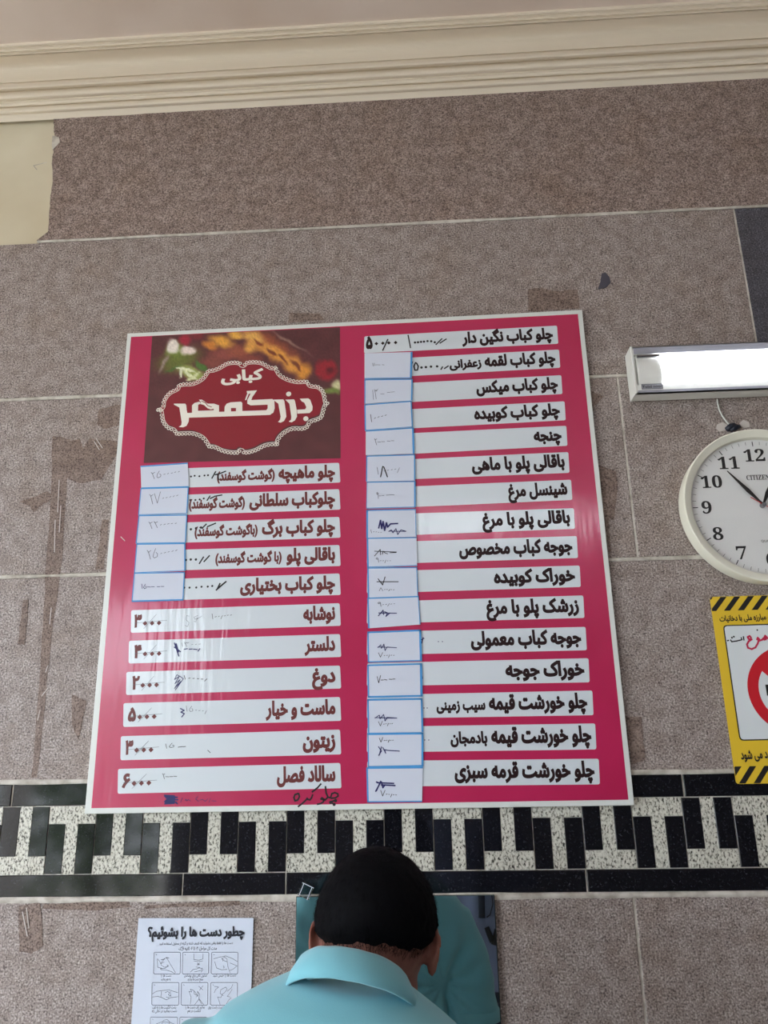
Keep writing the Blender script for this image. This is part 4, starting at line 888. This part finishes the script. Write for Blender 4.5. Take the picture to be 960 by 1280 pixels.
def remesh(parts,vox,it=4):
    V,Fc=join(parts); me=bpy.data.meshes.new('tmp'); me.from_pydata([tuple(v) for v in V],[],Fc); me.update()
    bm=bmesh.new(); bm.from_mesh(me); bmesh.ops.recalc_face_normals(bm,faces=bm.faces); bm.to_mesh(me); bm.free()
    o=bpy.data.objects.new('tmp',me); COL.objects.link(o)
    m_=o.modifiers.new('r','REMESH'); m_.mode='VOXEL'; m_.voxel_size=vox
    s_=o.modifiers.new('s','SMOOTH'); s_.factor=.5; s_.iterations=it
    dg=bpy.context.evaluated_depsgraph_get(); dg.update(); e=o.evaluated_get(dg); r=bpy.data.meshes.new_from_object(e)
    V=[v.co.copy() for v in r.vertices]; Fc=[tuple(p.vertices) for p in r.polygons]; NN=[v.normal.copy() for v in r.vertices]
    bpy.data.objects.remove(o); bpy.data.meshes.remove(me); bpy.data.meshes.remove(r); return V,Fc,NN
def fabric(name,rgb,sc=900):
    m=mat(name,rgb,.85,spec=.2); m.node_tree.nodes['Principled BSDF'].inputs['Sheen Weight'].default_value=.25
    bump(m,ntex(m,coords(m),sc,2),.25,.0006); return m
def skinmat(name,rgb,dark):
    m=mat(name,rgb,.5,spec=.35); b=m.node_tree.nodes['Principled BSDF']; b.inputs['Subsurface Weight'].default_value=.12; b.inputs['Subsurface Radius'].default_value=(.012,.004,.002); b.inputs['Subsurface Scale'].default_value=1
    base(m,ramp(m,ntex(m,coords(m),38,4),[(.3,dark),(.65,rgb)])); bump(m,ntex(m,coords(m),260,3),.15,.0008); return m
def person(loc,label,P):
    root=thing('person',loc,label,'person'); o0=Vector(loc)
    sh=P['shear']; bow=P['bow']; hc=Vector(P['head'])
    def post(v):
        w=sm(1.0,1.45,v.z); return Vector((v.x,v.y,v.z-sh*v.x*w))
    HM=Matrix.Translation(hc)@Matrix.Rotation(math.radians(P['roll']),4,'Y')@Matrix.Rotation(math.radians(P.get('turn',0)),4,'Z')@Matrix.Rotation(-math.radians(bow),4,'X')
    def hd(part): return [HM@v for v in part[0]],part[1]
    E=lambda c,r,rx=0,ry=0,rz=0:ell(c,r,Matrix.Rotation(math.radians(rz),4,'Z')@Matrix.Rotation(math.radians(ry),4,'Y')@Matrix.Rotation(math.radians(rx),4,'X'))
    head=[E((0,-.014,.030),(.0735,.094,.086)),E((0,.022,-.030),(.060,.066,.080)),E((0,.040,-.072),(.040,.042,.036)),E((0,.076,.022),(.050,.018,.016)),
      E((0,.094,-.018),(.011,.018,.026),-18),E((0,.102,-.032),(.016,.012,.010)),E((0,.084,-.060),(.024,.012,.007)),E((0,.082,-.070),(.021,.012,.007)),E((0,.078,-.096),(.020,.016,.014)),
      E((.032,.062,-.022),(.024,.022,.020)),E((-.032,.062,-.022),(.024,.022,.020)),E((.030,.078,.004),(.014,.009,.009)),E((-.030,.078,.004),(.014,.009,.009))]
    for s in (-1,1):
        ear=[E((s*.079,-.008,.004),(.0050,.015,.028),0,s*8,-s*26)]
        pts=[(s*(.074+.011*math.sin(max(0,min(1,(k)/9))*math.pi)**.7),-.010-.017*math.sin(k/9*math.pi*1.05)*1.0,.038-.062*k/9) for k in range(10)]
        ear.append(tube(pts,[.0045]*3+[.004]*5+[.0055]*2,8)); ear.append(E((s*.080,.006,.008),(.006,.006,.016)))
        head+=ear
    body=[hd(h) for h in head]
    nb=Vector((0,P['ny'],P.get('nz',1.47))); nt1=HM@Vector((0,-.018,-.045))
    body.append(tube([nb+Vector((0,-.005,-.08)),nb,nb.lerp(nt1,.5)+Vector((0,-.004,.006)),nt1],[.078,.060,.054,.054],20))
    body.append(loft([(0,0,.90,.150,.105),(0,0,1.05,.140,.098),(0,0,1.25,.155,.105),(0,.01,1.36,.160,.095),(0,.02,1.43,.140,.075),(0,.03,1.48,.09,.05)],24))
    arms=P['arms']
    for s,(S0,El,Wr,Hd) in arms.items():
        S0,El,Wr,Hd=(post(Vector(q_)) for q_ in (S0,El,Wr,Hd))
        body.append(tube([S0+(El-S0)*.02,S0+(El-S0)*.10,S0.lerp(El,.4),El,El.lerp(Wr,.3),El.lerp(Wr,.75),Wr],[.030,.042,.046,.041,.043,.031,.025],16))
        d=(Hd-Wr).normalized(); side=Vector((0,0,1)) if abs(d.z)<.6 else Vector((0,1,0)); side=(side-d*side.dot(d)).normalized(); nrm_=d.cross(side)*s
        palm=Wr+d*.055
        Rm=Matrix((d,side,nrm_)).transposed().to_4x4()
        body.append(ell(palm,(.052,.040,.015),Rm)); body.append(ell(Wr+d*.012,(.03,.028,.02),Rm))
        for q,(off,L_) in enumerate(((-.030,.060),(-.010,.072),(.011,.078),(.031,.070))):
            a=palm+d*.034+side*off; c1=a+d*L_*.45-nrm_*.006; c2=a+d*L_*.75-nrm_*.020; c3=a+d*L_*.92-nrm_*.036
            body.append(tube([a-d*.015,a,c1,c2,c3],[.009,.0092,.0086,.008,.0066],10))
        a=palm-d*.025+side*.030; body.append(tube([a,a+side*.022+d*.018-nrm_*.006,a+side*.030+d*.042-nrm_*.014,a+side*.028+d*.062-nrm_*.020],[.013,.011,.0095,.0075],10))
    for s in (-1,1):
        body.append(tube([(s*.085,0,.93),(s*.095,0,.72),(s*.10,.01,.50),(s*.10,-.005,.32),(s*.105,-.01,.10),(s*.105,.0,.05)],[.085,.075,.055,.050,.036,.036],16))
    def emit(name,parts,vox,m,parent,it=4,disp=None,shear=True):
        V,Fc,NN=remesh(parts,vox,it)
        if disp: V=[v+n*disp(v,n) for v,n in zip(V,NN)]
        if shear: V=[post(v) for v in V]
        return obj(name,[v+o0 for v in V],Fc,m,parent,True)
    b=emit('body',body,.0042,P['skin'],root,3,shear=False)
    # eyes, closed lids' line and brows
    for s in (-1,1):
        obj('eyebrow',[v+o0 for v in hd(tube([(s*.014,.092,.022),(s*.030,.090,.027),(s*.046,.080,.022)],[.003,.0036,.002],6))[0]],tube([(0,0,0),(1,0,0),(2,0,0)],.1,6)[1],M['hair'],b,True)
        V,Fc=hd(E((s*.030,.0795,.003),(.011,.0085,.0065))); obj('eye',[v+o0 for v in V],Fc,P['eye'],b,True)
    # hair: follows the skull, thins out to nothing at the hairline
    NUh,NVh=120,80; V=[];Fc=[]; info=[]
    def region(d):
        az=abs(math.atan2(d.x,-d.y)) # 0 at the back
        lim=-.54 if az<.8 else (-.54+(az-.8)*.27 if az<1.35 else (-.39+(az-1.35)*3.1 if az<1.6 else (.38 if az<2.1 else .40+(az-2.1)*.25)))
        lim+=.05*noise.noise(d*7+Vector((3,0,0)))
        return sm(lim-.22,lim+.16,d.z)
    def skull(d):
        a=Vector((d.x/.0735,d.y/.094,d.z/.086)).length; r=1/a; q=Vector((0,-.014,.030))+d*r
        if d.z<0 and d.y<.2: # nape runs into the neck
            q=Vector((q.x*(1-.10*-d.z),q.y-.000*d.z,q.z*1.0))
        return q
    for j in range(NVh+1):
        t=math.pi*j/NVh
        for i in range(NUh):
            p=2*math.pi*i/NUh; d=Vector((math.sin(t)*math.cos(p),math.sin(t)*math.sin(p),math.cos(t))); g=region(d)
            th=-.012+.022*g**.6 + (.0022*noise.noise(d*16)+.0012*noise.noise(Vector((d.x*60,d.y*24,d.z*16))))*g
            V.append(HM@(skull(d)+d*th)); 
    for j in range(NVh):
        for i in range(NUh): Fc.append((j*NUh+i,(j+1)*NUh+i,(j+1)*NUh+(i+1)%NUh,j*NUh+(i+1)%NUh))
    h=obj('hair',[v+o0 for v in V],Fc,P.get('hairmat',M['hair']),b,True)
    rnd=random.Random(5); V=[];Fc=[]
    for _ in range(P['strands']):
        d=Vector((rnd.gauss(0,1),rnd.gauss(0,1),rnd.gauss(0,1))).normalized(); g=region(d)
        if g<=.004 or (g<.25 and rnd.random()>g*3+.22): continue
        p=skull(d)+d*(-.003+.011*g**.6); fl=Vector((d.x*.25+.25*rnd.gauss(0,1),-.35+.2*rnd.gauss(0,1),-1.0+.3*rnd.gauss(0,1))); fl=(fl-d*fl.dot(d)).normalized()
        L_=rnd.uniform(.006,.015)*(.35+.75*g); q=d.cross(fl)*.00022; e1=p+fl*L_*.6+d*L_*.22; e2=p+fl*L_+d*L_*.30
        k=len(V); V+=[HM@(x) for x in (p-q,p+q,e1+q*.8,e1-q*.8,e2)]; Fc+=[(k,k+1,k+2,k+3),(k+3,k+2,k+4)]
    if V: ho=obj('hair_strands',[v+o0 for v in V],Fc,P.get('hairmat',M['hair']),h); ho['kind']='stuff'
    # shirt
    parts=[loft(P['torso'],36,2.35)]
    for s,(S0,El,Wr,Hd) in arms.items():
        S0,El=Vector(S0),Vector(El); e=S0.lerp(El,P.get('sleeve',.80)); up=(S0-El).normalized()
        parts.append(tube([S0+Vector((-s*.07,-.0,.012)),S0+up*.004+Vector((-s*.012,0,0)),S0.lerp(e,.30),S0.lerp(e,.7),e],[q_*P.get('sr',{}).get(s,1) for q_ in (.060,.070,.074,.074,.076)],24))
        parts.append(ell(S0+Vector((-s*.02,0,-.006)),(.072*P.get('sr',{}).get(s,1),.070,.066)))
    def folds(v,n):
        f=.0028*noise.noise(Vector((v.x*9+v.z*5,v.y*9,v.z*4)))
        for s,(S0,El,Wr,Hd) in arms.items():
            S0=Vector(S0); a=Vector((S0.x-s*.045,S0.y+.0,S0.z-.10)); dd=(v-a); r=math.hypot(dd.x,dd.z)
            if s*(v.x-a.x)>-.06 and v.z<S0.z+.02:
                ang=math.atan2(dd.z,s*dd.x); f+=.0036*math.sin(ang*11+2.0*noise.noise(v*10))*math.exp(-((r-.07)/.06)**2)*sm(.0,.03,r)
        if abs(v.x)<.15 and v.z<1.42: f+=.003*math.sin(v.x*58+3*noise.noise(Vector((v.x*4,v.y*3,v.z*3))))*sm(1.45,1.3,v.z) if v.z<1.40 else 0
        return f
    sh_=emit('shirt',parts,.0055,P['shirt'],root,5,folds)
    for s,(S0,El,Wr,Hd) in arms.items():
        S0,El=Vector(S0),Vector(El); e=S0.lerp(El,P.get('sleeve',.80)); up=(S0-El).normalized()
        V,Fc=tube([e+up*.024,e+up*.022,e+up*.002,e-up*.001,e],[q_*P.get('sr',{}).get(s,1) for q_ in (.074,.0768,.0785,.0775,.070)],32,cap=True); obj('sleeve_hem',[post(v)+o0 for v in V],Fc,P['shirt'],sh_,True)
    if P.get('collar'):
        cc,rad,tilt,hgt,fall=P['collar']; cc=Vector(cc); T=Matrix.Translation(cc)@Matrix.Rotation(-math.radians(tilt),4,'X'); V=[];Fc=[]; n=60
        for i in range(n+1):
            ph=(-152+304*i/n)*math.pi/180; d=Vector((math.sin(ph),-math.cos(ph),0)); ft=abs(ph)/2.65
            spread=1+.10*ft; ov=fall*(1+.18*ft**2)
            for r,z in ((-.004,-hgt),(-.004,-.004),(-.002,.0),(.003,.001),(.008,-.004),(.0165+.002*ft,-ov*.55),(.0205+.003*ft,-ov),(.0185+.003*ft,-ov-.0008),(.0140,-ov*.55),(.005,-.006),(.001,-.008),(.000,-hgt)):
                V.append(T@(Vector((d.x*(rad[0]+r)*spread,d.y*(rad[1]+r)*spread,z+.0012*noise.noise(d*3)))))
        m_=12
        for i in range(n):
            for k in range(m_): Fc.append((i*m_+k,i*m_+(k+1)%m_,(i+1)*m_+(k+1)%m_,(i+1)*m_+k))
        Fc+= [tuple(range(m_)),tuple(n*m_+k for k in range(m_-1,-1,-1))]
        obj('collar',[post(v)+o0 for v in V],Fc,P['shirt'],sh_,True)
        # stitched seam across the back yoke
        V=[];
    # trousers, shoes
    parts=[loft([(0,0,.84,.178,.125),(0,0,.93,.180,.125),(0,0,1.0,.168,.118)],28)]
    for s in (-1,1): parts.append(tube([(s*.085,0,.92),(s*.095,0,.72),(s*.10,.012,.50),(s*.10,0,.30),(s*.105,-.005,.09)],[.100,.094,.078,.072,.070],20))
    emit('trousers',parts,.008,P['trousers'],root,4,lambda v,n:.004*noise.noise(v*8),False)
    for s in (-1,1):
        emit('shoe',[ell((s*.105,.06,.045),(.046,.13,.045)),ell((s*.105,-.02,.065),(.042,.055,.065)),loft([(s*.105,.045,.0,.046,.142),(s*.105,.045,.022,.048,.145)],24)],.005,P['shoes'],root,3,None,False)
    return root,b,sh_
eye=mat('eye_white',(200,192,184),.2)
teal=fabric('teal_polo_cotton',(118,180,192)); greyblue=fabric('grey_blue_cotton',(112,122,150)); M['jeans']=fabric('dark_denim',(44,50,66),600)
skin1=skinmat('brown_skin',(142,92,78),(122,76,66)); skin2=skinmat('tan_skin',(190,140,116),(170,118,98))
shoe=mat('black_leather',(28,26,26),.4)
man,_b,_s=person((-.100,-.500,0),'man in a teal polo shirt seen from behind, head bowed at the mirror',dict(
  sleeve=.58,sr={1:.86},shear=.15,bow=38,roll=4,turn=0,head=(.020,.128,1.578),ny=.040,nz=1.46,skin=skin1,eye=eye,shirt=teal,trousers=M['jeans'],shoes=shoe,strands=16000,
  arms={-1:((-.172,.015,1.447),(-.225,.03,1.15),(-.17,.24,1.03),(-.09,.31,1.01)),1:((.158,.015,1.452),(.192,.035,1.14),(.17,.25,1.03),(.09,.32,1.01))},
  torso=[(0,0,.90,.186,.130),(0,0,1.00,.178,.126),(-.012,-.002,1.12,.160,.124),(-.014,-.004,1.25,.156,.128),(-.014,-.002,1.34,.160,.130),(0,.004,1.432,.196,.124),(0,.014,1.484,.188,.108),(0,.022,1.522,.156,.094),(0,.032,1.550,.110,.080),(0,.043,1.572,.066,.066)],
  collar=((.000,.048,1.584),(.055,.058),31,.030,.038)))
cam_man,_b2,_s2=person((.16,-2.12,0),'photographer in a grey blue t-shirt, seen only in the mirror',dict(
  shear=0,bow=4,roll=0,head=(0,.055,1.70),ny=.02,skin=skin2,eye=eye,shirt=greyblue,trousers=M['jeans'],shoes=shoe,strands=0,sleeve=.75,
  arms={-1:((-.180,.005,1.44),(-.245,-.01,1.14),(-.25,.10,.90),(-.25,.14,.82)),1:((.180,.005,1.44),(.245,-.01,1.14),(.25,.10,.90),(.25,.14,.82))},
  torso=[(0,0,.88,.190,.130),(0,0,1.00,.182,.126),(0,0,1.12,.178,.122),(0,0,1.25,.186,.126),(0,0,1.37,.198,.128),(0,0,1.44,.204,.118),(0,0,1.49,.185,.095),(0,0,1.52,.125,.075),(0,0,1.54,.080,.066)]))
# strap, cord and bold letters on the photographer's shirt
def onto(strokes,wd,name,m,par,lift):
    me=par.data; bv=BVHTree.FromPolygons([v.co+wloc(par) for v in me.vertices],[tuple(p.vertices) for p in me.polygons]); pcs=[]
    for s in strokes:
        P=[]
        for a,b in zip(s,s[1:]):
            for k in range(6):
                t=k/6; x=a[0]+(b[0]-a[0])*t; z=a[1]+(b[1]-a[1])*t; h=bv.ray_cast(Vector((x,0,z)),Vector((0,-1,0)))
                if h[0]: P.append(h[0]+Vector((0,lift,0)))
        if len(P)>2: pcs.append(tube(P,[(wd,.0018)]*len(P),8))
    return obj(name,*join(pcs),m,par,True)
onto([[(.212,1.46),(.202,1.30),(.196,1.12)]],.014,'shoulder_strap',M['dark'],_s2,.003)
onto([[(.185,1.43),(.215,1.35),(.240,1.27),(.246,1.20),(.232,1.16),(.215,1.15)]],.0022,'earphone_cord',M['bk'],_s2,.004)
onto([[(.215,1.115),(.240,1.05)],[(.240,1.05),(.262,1.115)],[(.262,1.115),(.272,1.06)]],.011,'shirt_letters',M['bk'],_s2,.002)
